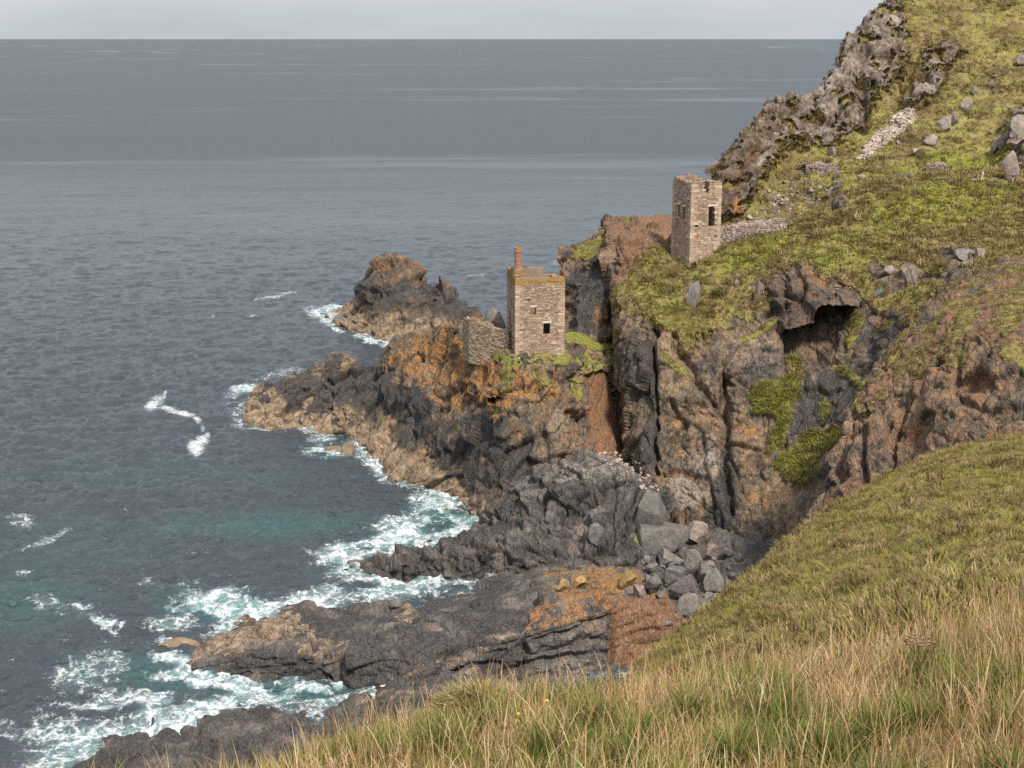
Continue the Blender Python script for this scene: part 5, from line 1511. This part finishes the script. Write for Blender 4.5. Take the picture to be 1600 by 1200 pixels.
def sample_patch(entry, n, keep, seed):
    r = np.random.default_rng(seed)
    p = entry['p']
    a, b, c, d = p[:-1, :-1], p[:-1, 1:], p[1:, :-1], p[1:, 1:]
    nr = np.cross(b - a, c - a)
    area = np.linalg.norm(nr, axis=-1)
    nz = np.abs(nr[..., 2]) / (area + 1e-9)
    w = area * keep(entry, a, nz)
    idx = r.choice(w.size, n, p=(w / w.sum()).ravel())
    i, j = np.unravel_index(idx, w.shape)
    s, t = r.random((n, 1)), r.random((n, 1))
    pts = (a[i, j] * (1 - s) + b[i, j] * s) * (1 - t) + (c[i, j] * (1 - s) + d[i, j] * s) * t
    nn = nr[i, j] / (area[i, j][:, None] + 1e-9)
    nn *= np.sign(nn[:, 2:3] + 1e-9)
    return pts, nn, (i, j)

bank = PATCHES['grass_bank'][0]
rg = np.random.default_rng(3)
def near_keep(e, a, nz):
    u, v = project(a)
    y = a[..., 1]
    return ((y > 6.2) & (y < 19) & (u > -250) & (u < 1850) & (v < 1420)) * (1.0 + .6 * (y > 11))
NB = 80000
bp, bn, _ = sample_patch(bank, NB, near_keep, 4)
c1 = fbm(bp * 1.1 + 13, 3)                                       # green tufts against straw
c2 = fbm(bp * .5 + 43, 3)
greenness = sstep(-.08, .26, c1 + rg.normal(0, .16, NB))
clump = fbm(bp * 2.6 + 5, 2)
hgt = (.22 + .17 * rg.random(NB) + .14 * np.clip(clump, -.5, 1) + .10 * c2) * (1 - .15 * greenness) * np.where(rg.random(NB) < .25, 1.45, 1)
ub, vb = project(bp)
hgt *= 1.0 + .22 * sstep(1150, 1600, ub)
hgt = np.clip(hgt * .88, .10, .70)
UMB = ground(1398, 1046, 10, only=('grass_bank',))
hgt *= np.where((np.abs(bp[:, 0] - UMB[0] * bp[:, 1] / UMB[1]) < .13) & (bp[:, 1] < UMB[1] + .15) & (bp[:, 1] > UMB[1] - 2.2), .42, 1)
wid = rg.uniform(.004, .010, NB) * np.where(greenness > .5, 1.35, 1)
azm = rg.uniform(0, 2 * np.pi, NB) + 0
lean = np.abs(rg.normal(.20, .30, NB))
curl = rg.uniform(.15, 1.5, NB)
v1, f1, k1 = strips(bp - np.array((0, 0, .03)), hgt, wid, azm, lean, curl, ([0, .5, 1], [.8, 1, .1]), rg, None, 3)
tint = np.stack([greenness, np.clip(.5 + .28 * rg.normal(0, 1, NB) + .2 * c2, 0, 1), (rg.random(NB) < .10) * rg.uniform(.3, 1, NB)], 1)
t1 = np.repeat(tint, k1, 0)
# lush green clumps between the straw
cb, ca, chh, cw, cl_, cc, ct = [], [], [], [], [], [], []
for (uc, vc, nb, rad) in ((770, 1128, 260, .16), (940, 1120, 300, .22), (1010, 1150, 320, .25), (1180, 1078, 320, .20), (1220, 1090, 300, .22), (1330, 1110, 280, .2), (1490, 1080, 380, .26), (1560, 1060, 300, .22), (1430, 1130, 300, .22),
                          (1120, 1170, 260, .2), (860, 1165, 260, .22), (680, 1160, 220, .18), (1580, 1140, 260, .2), (560, 1180, 180, .16), (1420, 1040, 240, .15), (1290, 1180, 260, .22), (990, 1190, 240, .2), (1540, 1180, 260, .22), (1080, 1110, 200, .16)):
    gc = ground(uc, vc, 14, only=('grass_bank',))
    aa, rr_ = rg.uniform(0, 6.28, nb), np.abs(rg.normal(0, rad * .6, nb))
    cb.append(np.stack([gc[0] + rr_ * np.cos(aa), gc[1] + rr_ * np.sin(aa), np.full(nb, gc[2] - .04)], 1))
    ca.append(aa + rg.normal(0, .5, nb)); chh.append(rg.uniform(.18, .46, nb)); cw.append(rg.uniform(.007, .014, nb)); cl_.append(rg.uniform(.05, .5, nb)); cc.append(rg.uniform(.3, 1.5, nb))
    ct.append(np.stack([np.clip(rg.normal(.92, .14, nb), 0, 1), np.clip(rg.normal(.42, .22, nb), 0, 1), np.zeros(nb)], 1))
vc_, fc_, kc_ = strips(np.concatenate(cb), np.concatenate(chh), np.concatenate(cw), np.concatenate(ca), np.concatenate(cl_), np.concatenate(cc), ([0, .5, 1], [.8, 1, .1]), rg, None, 3)
# flowering stems with feathery heads
NS = 2600
sp, sn, _ = sample_patch(bank, NS, lambda e, a, nz: near_keep(e, a, nz) * (.25 + sstep(900, 1500, project(a)[0]) * 1.3 + (fbm(a.reshape(-1, 3) * .9 + 77, 2).reshape(a.shape[:2]) > .1)), 6)
us, _v = project(sp)
sh = rg.uniform(.36, .68, NS) * (1 + .32 * sstep(1250, 1600, us))
sa, sl, sc = rg.uniform(0, 6.28, NS), np.abs(rg.normal(.08, .14, NS)), rg.uniform(.0, .7, NS)
parts_v, parts_f, parts_t = [v1], [f1], [t1]
off = len(v1)
parts_v.append(vc_); parts_f.append(fc_ + off); parts_t.append(np.repeat(np.concatenate(ct), kc_, 0))
off += len(vc_)
st = np.stack([rg.uniform(0, .2, NS), rg.uniform(.35, 1, NS), (rg.random(NS) < .25) * .8], 1)
for tw in (0.4, 2.0):
    v2, f2, k2 = strips(sp, sh, np.full(NS, .011), sa, sl, sc, ([0, .1, .60, .67, .9, 1], [.32, .32, .28, .9, .9, .1]), rg, np.full(NS, tw), 3)
    parts_v.append(v2); parts_f.append(f2 + off); parts_t.append(np.repeat(st, k2, 0))
    off += len(v2)
gv = np.concatenate(parts_v)
# (stems and blades share one face size)
# one fast mesh from ribbons of equal face size
gm = fast_mesh('meadow_grass', gv, np.concatenate(parts_f), False)
vattr(gm, 'tint', np.concatenate(parts_t))
link('meadow_grass', gm, MAT_BLADE, kind='stuff', label='long dry straw grass with green tufts on the bank at the viewpoint')

# the mossy tussock on the lip of the bank
tg = ground(752, 1112, 8, only=('grass_bank',))
NT_ = 1500
ta, tr = rg.uniform(0, 6.28, NT_), np.sqrt(rg.random(NT_))
tb = np.stack([tr * np.cos(ta) * .42, tr * np.sin(ta) * .30, (1 - tr ** 2) * .20 - .02], 1)
v3, f3, k3 = strips(tb, rg.uniform(.07, .24, NT_), rg.uniform(.006, .014, NT_), ta + rg.normal(0, .6, NT_), .25 + tr * .7 + rg.normal(0, .2, NT_), rg.uniform(.4, 1.6, NT_), ([0, .5, 1], [.8, 1, .1]), rg, None, 3)
tm = fast_mesh('tussock', v3, f3)
vattr(tm, 'tint', np.repeat(np.stack([np.clip(rg.normal(.55, .35, NT_), 0, 1), np.clip(rg.normal(.65, .25, NT_), 0, 1), (rg.random(NT_) < .12) * .7], 1), k3, 0))
to_ = link('tussock', tm, MAT_BLADE, label='dense yellow green mossy tussock at the lip of the dry grass bank', category='grass tussock')
to_.location = tg + np.array((0, .12, .0))

# short turf tufts: one small tuft repeated over each slope
def tuft_mesh(seed, blades=16, wid=.10, spread=.5, h=(.5, 1.0)):
    r = np.random.default_rng(seed)
    rad = np.sqrt(r.random(blades)) * spread
    a = r.uniform(0, 6.28, blades)
    base = np.stack([rad * np.cos(a), rad * np.sin(a), np.full(blades, -.08)], 1)
    v, f, k = strips(base, r.uniform(*h, blades), np.full(blades, wid) * r.uniform(.7, 1.3, blades), a + r.normal(0, .7, blades), r.uniform(.05, .5, blades), r.uniform(.3, 1.5, blades),
                     ([0, .5, 1], [.8, 1, .1]), r, None, 3)
    me = fast_mesh('turf_tuft', v, f, False)
    vattr(me, 'tip', np.tile(np.repeat(np.linspace(0, 1, 4), 2), blades))
    return me

def tuft_material():
    M = NT('turf_tufts')
    zb, zc = M.sep(M.attr('zone_b', 'INSTANCER').outputs['Vector']), M.sep(M.attr('zone_c', 'INSTANCER').outputs['Vector'])
    rnd = M.n('ShaderNodeObjectInfo').outputs['Random']
    col, b, c = turf_colour(M, zb[1], zc[0], zc[2])
    col = M.mix(M.step(rnd, .1, .8), col, M.ramp(M.math('FRACT', M.math('MULTIPLY', rnd, 7.0)), [(0, (.09, .055, .03)), (.3, (.17, .11, .06)), (.55, (.15, .16, .035)), (.75, (.27, .22, .085)), (1, (.42, .30, .17))]))
    return M.done(col, .9, .1)
MAT_TUFT = tuft_material()

def instancer(name, label, pts, rotv, scl, protos_mesh, zb, zc):
    me = bpy.data.meshes.new(name)
    me.vertices.add(len(pts))
    me.vertices.foreach_set('co', np.ascontiguousarray(pts, np.float32).ravel())
    vattr(me, 'rot', rotv)
    vattr(me, 'scl', scl)
    vattr(me, 'zone_b', zb)
    vattr(me, 'zone_c', zc)
    proto = bpy.data.objects.new(name + '_tuft', protos_mesh)
    protos_mesh.materials.append(MAT_TUFT)
    ng = bpy.data.node_groups.new(name, 'GeometryNodeTree')
    ng.interface.new_socket('Geometry', in_out='INPUT', socket_type='NodeSocketGeometry')
    ng.interface.new_socket('Geometry', in_out='OUTPUT', socket_type='NodeSocketGeometry')
    N, L = ng.nodes, ng.links
    gi, go = N.new('NodeGroupInput'), N.new('NodeGroupOutput')
    oi = N.new('GeometryNodeObjectInfo')
    oi.inputs['Object'].default_value = proto
    oi.inputs['As Instance'].default_value = True
    ip = N.new('GeometryNodeInstanceOnPoints')
    ra = N.new('GeometryNodeInputNamedAttribute'); ra.data_type = 'FLOAT_VECTOR'; ra.inputs[0].default_value = 'rot'
    sa_ = N.new('GeometryNodeInputNamedAttribute'); sa_.data_type = 'FLOAT_VECTOR'; sa_.inputs[0].default_value = 'scl'
    e2r = N.new('FunctionNodeEulerToRotation')
    L.new(gi.outputs[0], ip.inputs['Points'])
    L.new(oi.outputs['Geometry'], ip.inputs['Instance'])
    L.new(ra.outputs[0], e2r.inputs[0])
    L.new(e2r.outputs[0], ip.inputs['Rotation'])
    L.new(sa_.outputs[0], ip.inputs['Scale'])
    L.new(ip.outputs[0], go.inputs[0])
    o = link(name, me, None, kind='stuff', label=label)
    md = o.modifiers.new('tufts', 'NODES')
    md.node_group = ng
    return o

def turf(name, label, patch, n, size, seed, proto, ymin=0, ymax=1e9, thr=.5, gz=.25, mask=None, straw=0, heath=0):
    e = PATCHES[patch[0]][patch[1]]
    nr, nc = e['shape']
    zr = np.zeros(nr * nc)
    g = (e['zn'].get('grass', zr) + e['zn'].get('moss', zr) * .8).reshape(nr, nc)
    def keep(en, a, nz):
        u, v = project(a)
        return (u > -80) & (u < 1800) & (v < 1300) & (v > -120) & (g[:-1, :-1] > thr) & (nz > gz) & (a[..., 1] > ymin) & (a[..., 1] < ymax) & (mask(a) if mask else True)
    pts, nn, (i, j) = sample_patch(e, n, keep, seed)
    r = np.random.default_rng(seed + 1)
    k = i * nc + j
    Z = lambda name_: e['zn'].get(name_, zr)[k]
    s = size * r.lognormal(0, .45, n) * (1 + .7 * fbm(pts * .5, 2))
    s = np.clip(s, size * .4, size * 2.6)
    rv = np.stack([np.arctan2(-nn[:, 1], nn[:, 2]) * .6, np.arctan2(nn[:, 0], nn[:, 2]) * .6, r.uniform(0, 6.28, n)], 1)
    return instancer(name, label, pts, rv, np.stack([s * 1.15, s * 1.15, s * r.uniform(.6, 1.1, n)], 1), proto,
                     np.stack([Z('red'), Z('moss'), Z('grass')], 1), np.stack([np.maximum(Z('straw'), straw), Z('pale'), np.maximum(Z('heath'), heath)], 1))

turf('turf_grass', 'matted olive and brown turf on the slope below the viewpoint', ('turf_slope', 0), 52000, .17, 21, tuft_mesh(1, 18, .07, .8, (.4, 1.1)), 18, 105)
turf('hillside_grass', 'rough tussocky grass on the upper hillside', ('hillside', 0), 30000, .34, 22, tuft_mesh(2, 12, .12, .7))
turf('clifftop_grass', 'yellow green grass on the slopes above the cliff', ('main_cliff', 0), 34000, .30, 23, tuft_mesh(3, 12, .12, .7))
turf('buttress_grass', 'patchy brown grass on the red soil slope', ('buttress', 0), 9000, .22, 24, tuft_mesh(4, 12, .10, .7))
turf('headland_grass', 'short turf on the top of the upper headland', ('headland', 0), 2500, .22, 25, tuft_mesh(5, 12, .10, .7))
turf('promontory_grass', 'bright short turf on the ledge beside the chimneyed building', ('headland', 1), 4500, .10, 26, tuft_mesh(6, 12, .10, .7), gz=.7)

nz_mask = lambda sc, off, lo: (lambda a: (fbm(a.reshape(-1, 3) * sc + off, 3) > lo).reshape(a.shape[:2]))
turf('tussock_grass', 'pale straw tussocks standing out of the near turf slope', ('turf_slope', 0), 5200, .27, 31, tuft_mesh(7, 26, .035, .55, (.6, 1.2)), 20, 105, mask=nz_mask(.45, 3, .08), straw=1)
turf('heather', 'low dark brown heather cushions on the near turf slope', ('turf_slope', 0), 3600, .22, 32, tuft_mesh(8, 30, .06, .8, (.3, .7)), 20, 105, mask=nz_mask(.35, 53, .15), heath=1)
turf('tussock_grass', 'straw coloured tussocks on the slopes above the cliff', ('main_cliff', 0), 5000, .55, 33, tuft_mesh(9, 22, .06, .6, (.5, 1.1)), mask=nz_mask(.2, 23, .05), straw=1)
turf('heather', 'dark brown heather and bracken patches on the upper hill', ('hillside', 0), 7000, .55, 34, tuft_mesh(10, 26, .08, .8, (.35, .8)), mask=nz_mask(.16, 63, .05), heath=1)
turf('cliff_moss', 'bright green turf hanging on the damp cliff face below the overhang', ('main_cliff', 0), 3200, .34, 41, tuft_mesh(11, 14, .10, .7, (.4, 1.0)), thr=.45, gz=0.0, mask=lambda a: (project(a)[1] > 545) & (project(a)[0] > 1150))
# ------------------------------------------------------------------ single plants on the near bank
def tube(mb, a, b, r0, r1, n=5, tint=(0, 0, 0)):
    a, b = Vector(a), Vector(b)
    d = (b - a).normalized()
    s = d.orthogonal().normalized()
    t = d.cross(s)
    k = len(mb.v)
    for c, r in ((a, r0), (b, r1)):
        for i in range(n):
            w = 2 * math.pi * i / n
            mb.v.append(tuple(c + s * (r * math.cos(w)) + t * (r * math.sin(w))))
            mb.t.append(tint)
    for i in range(n):
        j = (i + 1) % n
        mb.f.append((k + i, k + j, k + n + j, k + n + i))

def flat_material(name, col, rough=.85, var=.25):
    M = NT(name)
    n = M.noise(30, 3, .6)
    return M.done(M.mix(n, tuple(c * (1 - var) for c in col), tuple(min(1, c * (1 + var)) for c in col)), rough, .2)
MAT_STALK = flat_material('dead_brown_stalk', (.055, .032, .02))
MAT_UMBEL = flat_material('dry_umbel_head', (.30, .18, .13))
MAT_YELLOW = flat_material('yellow_petals', (.80, .52, .02))
MAT_GREENSTEM = flat_material('green_stem', (.09, .13, .03))

g = UMB
root = link('dead_umbel_plant', None, label='dead brown flat-headed umbel plant standing in the long grass', category='plant')
root.location = g
hh = .46
mb = MB()
tube(mb, (0, 0, -.05), (.012, 0, hh * .5), .009, .008)
tube(mb, (.012, 0, hh * .5), (-.008, 0, hh), .008, .005)
link('stem', mb.mesh('stem'), MAT_STALK, root)
mb = MB()
rr = random.Random(4)
for i in range(16):
    a = i * 2.4
    q = .035 + .11 * (i / 16) ** .6
    tip = (q * math.cos(a), q * math.sin(a), hh + .075 - q * .18 + rr.uniform(-.012, .012))
    tube(mb, (-.008, 0, hh), tip, .0022, .0016, 4)
    for m in range(7):
        b = m * .9
        e = (tip[0] + .020 * math.cos(b), tip[1] + .020 * math.sin(b), tip[2] + .014)
        tube(mb, tip, e, .0015, .0065, 4)
link('flower_head', mb.mesh('flower_head'), MAT_UMBEL, root)
for a0, z0 in ((.4, .24), (2.6, .33)):
    mb = MB()
    tube(mb, (0.005, 0, z0), (.11 * math.cos(a0), .11 * math.sin(a0), z0 + .13), .0035, .002)
    for m in range(6):
        b = m * 1.05
        x, y, z = .11 * math.cos(a0), .11 * math.sin(a0), z0 + .13
        tube(mb, (x, y, z), (x + .03 * math.cos(b), y + .03 * math.sin(b), z + .03), .0015, .005, 4)
    link('side_branch', mb.mesh('side_branch'), MAT_STALK, root)

for (u, v, lab) in ((851, 1112, 'yellow flower alone in the dry grass, upper of the yellow ones'), (812, 1140, 'yellow flower low in the grass, left of a close pair'), (806, 1146, 'lowest yellow flower of the close pair in the grass')):
    g = ground(u, v, 14, only=('grass_bank',))
    root = link('yellow_flower', None, label=lab, category='flower', group='yellow flowers in the dry grass')
    root.location = g
    mb = MB()
    tube(mb, (0, 0, -.03), (.01, 0, .20), .0025, .002)
    link('stem', mb.mesh('stem'), MAT_GREENSTEM, root)
    mb = MB()
    for ring, (n, r, z) in enumerate(((12, .024, .205), (8, .014, .213))):
        for i in range(n):
            a = i * 2 * math.pi / n + ring * .2
            ca, sa_ = math.cos(a), math.sin(a)
            w = .0055
            mb.quad([(.01 + .002 * ca, .002 * sa_, z - .004), (.01 + r * .6 * ca - w * sa_, r * .6 * sa_ + w * ca, z), (.01 + r * ca, r * sa_, z + .004), (.01 + r * .6 * ca + w * sa_, r * .6 * sa_ - w * ca, z)])
    link('petals', mb.mesh('petals', False), MAT_YELLOW, root)

# ------------------------------------------------------------------ walkers on the path and a gull
def skin_mesh(name, joints, edges, radii, sub=2):
    me = bpy.data.meshes.new(name)
    me.from_pydata(joints, edges, [])
    o = bpy.data.objects.new('temporary_body', me)
    COL.objects.link(o)
    md = o.modifiers.new('skin', 'SKIN')
    for i, r in enumerate(radii):
        sv = me.skin_vertices[0].data[i]
        sv.radius = (r, r) if not isinstance(r, tuple) else r
        sv.use_root = i == 0
    s = o.modifiers.new('sub', 'SUBSURF')
    s.levels = s.render_levels = sub
    dg = bpy.context.evaluated_depsgraph_get()
    out = bpy.data.meshes.new_from_object(o.evaluated_get(dg))
    out.name = name
    bpy.data.objects.remove(o)
    for p in out.polygons:
        p.use_smooth = True
    return out

MAT_SKIN = flat_material('skin', (.52, .32, .23), .6, .08)
MAT_HAIR = flat_material('brown_hair', (.06, .035, .02), .7)
MAT_WHITE = flat_material('white_cloth', (.78, .76, .74), .9, .06)
MAT_GREYCLOTH = flat_material('pale_grey_cloth', (.55, .54, .52), .9, .06)
MAT_RED = flat_material('dark_red_cloth', (.30, .03, .045), .9, .1)
MAT_NAVY = flat_material('navy_cloth', (.03, .045, .12), .9, .1)
MAT_SHOE = flat_material('dark_shoe', (.05, .04, .035), .8, .1)

def walker(label, u, v, heading, shirt, legs, hair, long_legs=True, s=1.0, hat=None):
    """a person in mid stride; local +X is the walking direction"""
    g = ground(u, v, only=('hillside', 'main_cliff'))
    root = link('person', None, label=label, category='person')
    root.location = g + np.array((0, 0, .02))
    root.rotation_euler = (0, 0, heading)
    root.scale = (s, s, s)
    J = [(0, 0, .96), (0, 0, 1.12), (.02, 0, 1.36), (.03, 0, 1.47), (.05, 0, 1.56), (.06, 0, 1.66),       # 0-5 pelvis, waist, chest, neck, head
         (.02, .10, .92), (.20, .10, .52), (.14, .10, .10), (.30, .11, .035),                              # 6-9 leading leg
         (0, -.10, .92), (-.02, -.10, .50), (-.28, -.10, .16), (-.18, -.11, .06),                          # 10-13 trailing leg
         (.02, .19, 1.39), (-.10, .24, 1.13), (-.02, .22, .88), (.04, .22, .80),                           # 14-17 arm
         (.02, -.19, 1.39), (.10, -.24, 1.13), (.24, -.20, .95), (.31, -.19, .92)]                         # 18-21 arm
    E = [(0, 1), (1, 2), (2, 3), (3, 4), (4, 5), (0, 6), (6, 7), (7, 8), (8, 9), (0, 10), (10, 11), (11, 12), (12, 13), (2, 14), (14, 15), (15, 16), (16, 17), (2, 18), (18, 19), (19, 20), (20, 21)]
    Rr = [(.13, .15), (.12, .14), (.13, .17), .058, .092, .085, .095, .065, .042, .04, .095, .065, .042, .04, .062, .045, .034, .03, .062, .045, .034, .03]
    link('body', skin_mesh('body', J, E, Rr), MAT_SKIN, root)
    # shirt over trunk and upper arms
    ji = [1, 2, 14, 15, 18, 19, 0]
    mp = {j: k for k, j in enumerate(ji)}
    link('shirt', skin_mesh('shirt', [J[j] for j in ji], [(mp[0], mp[1]), (mp[1], mp[2]), (mp[2], mp[14]), (mp[14], mp[15]), (mp[2], mp[18]), (mp[18], mp[19])], [(.15, .165), (.152, .19), .08, .062, .08, .062, (.15, .175)]), shirt, root)
    if long_legs:
        ji = [0, 6, 7, 8, 10, 11, 12]
    else:
        ji = [0, 6, 7, 10, 11]
    mp = {j: k for k, j in enumerate(ji)}
    ed = [(mp[a], mp[b]) for a, b in E if a in mp and b in mp]
    rad = {0: (.15, .17), 6: .112, 7: .085, 8: .062, 10: .112, 11: .085, 12: .062}
    link('trousers' if long_legs else 'shorts', skin_mesh('trousers', [J[j] for j in ji], ed, [rad[j] for j in ji]), legs, root)
    link('hair', skin_mesh('hair', [(.02, 0, 1.60), (.035, 0, 1.69), (.075, 0, 1.715)], [(0, 1), (1, 2)], [.088, .09, .07]), hair, root)
    for a, b in ((8, 9), (12, 13)):
        q = Vector(J[b]) - Vector(J[a])
        link('shoe', skin_mesh('shoe', [tuple(Vector(J[a]) + Vector((-.03, 0, -.05))), tuple(Vector(J[b]) + Vector((0, 0, .005)))], [(0, 1)], [.056, .05]), MAT_SHOE, root)
    return root
walker('walker in white top and pale trousers striding along the path', 1535, 281, math.radians(170), MAT_WHITE, MAT_GREYCLOTH, flat_material('grey_hair', (.5, .48, .45)), True, .98)
pb = walker('walker in dark red top and shorts with a blue backpack', 1584, 285, math.radians(190), MAT_RED, flat_material('tan_shorts', (.42, .30, .20)), MAT_HAIR, False, 1.0)
bpk = link('backpack', skin_mesh('backpack', [(0, 0, 1.02), (0, 0, 1.2), (.02, 0, 1.40)], [(0, 1), (1, 2)], [(.12, .14), (.14, .16), (.10, .12)]), MAT_NAVY, label='blue backpack worn by the walker in dark red', category='backpack')
bpk.location = pb.location + Vector((.24, .04, 0))
bpk.rotation_euler = pb.rotation_euler
for (u, v, w, lab, sd_) in ((1524, 275, 10, 'flat pale stone on the path just left of the walker in white', 131), (1552, 281, 6, 'small white stone on the path between the two walkers', 132)):
    boulder(u, v, w, w * .6, MAT_BOULDER_PALE, lab, 'stones beside the path', sd_, 2, only=('hillside', 'main_cliff'), name='stone', cat='stone')
g = ground(590, 1068, 8, only=('rock_ledge',))
gull = link('gull', None, label='small white gull standing on the black ledge above the surf', category='gull')
gull.location = g + np.array((0, 0, .02))
link('body', skin_mesh('body', [(0, 0, .20), (.14, 0, .22), (.20, 0, .31), (.26, 0, .33), (.32, 0, .32), (-.14, 0, .19), (-.26, 0, .18)], [(0, 1), (1, 2), (2, 3), (3, 4), (0, 5), (5, 6)], [.085, .075, .045, .045, .012, .06, .02]), MAT_WHITE, gull)
for s in (-1, 1):
    link('wing', skin_mesh('wing', [(.10, s * .07, .24), (-.08, s * .075, .23), (-.24, s * .03, .21)], [(0, 1), (1, 2)], [(.02, .05), (.02, .06), (.012, .02)]), MAT_GREYCLOTH, gull)
    mb = MB()
    tube(mb, (.0, s * .03, -.03), (.0, s * .035, .14), .008, .01)
    link('leg', mb.mesh('leg'), MAT_YELLOW, gull)
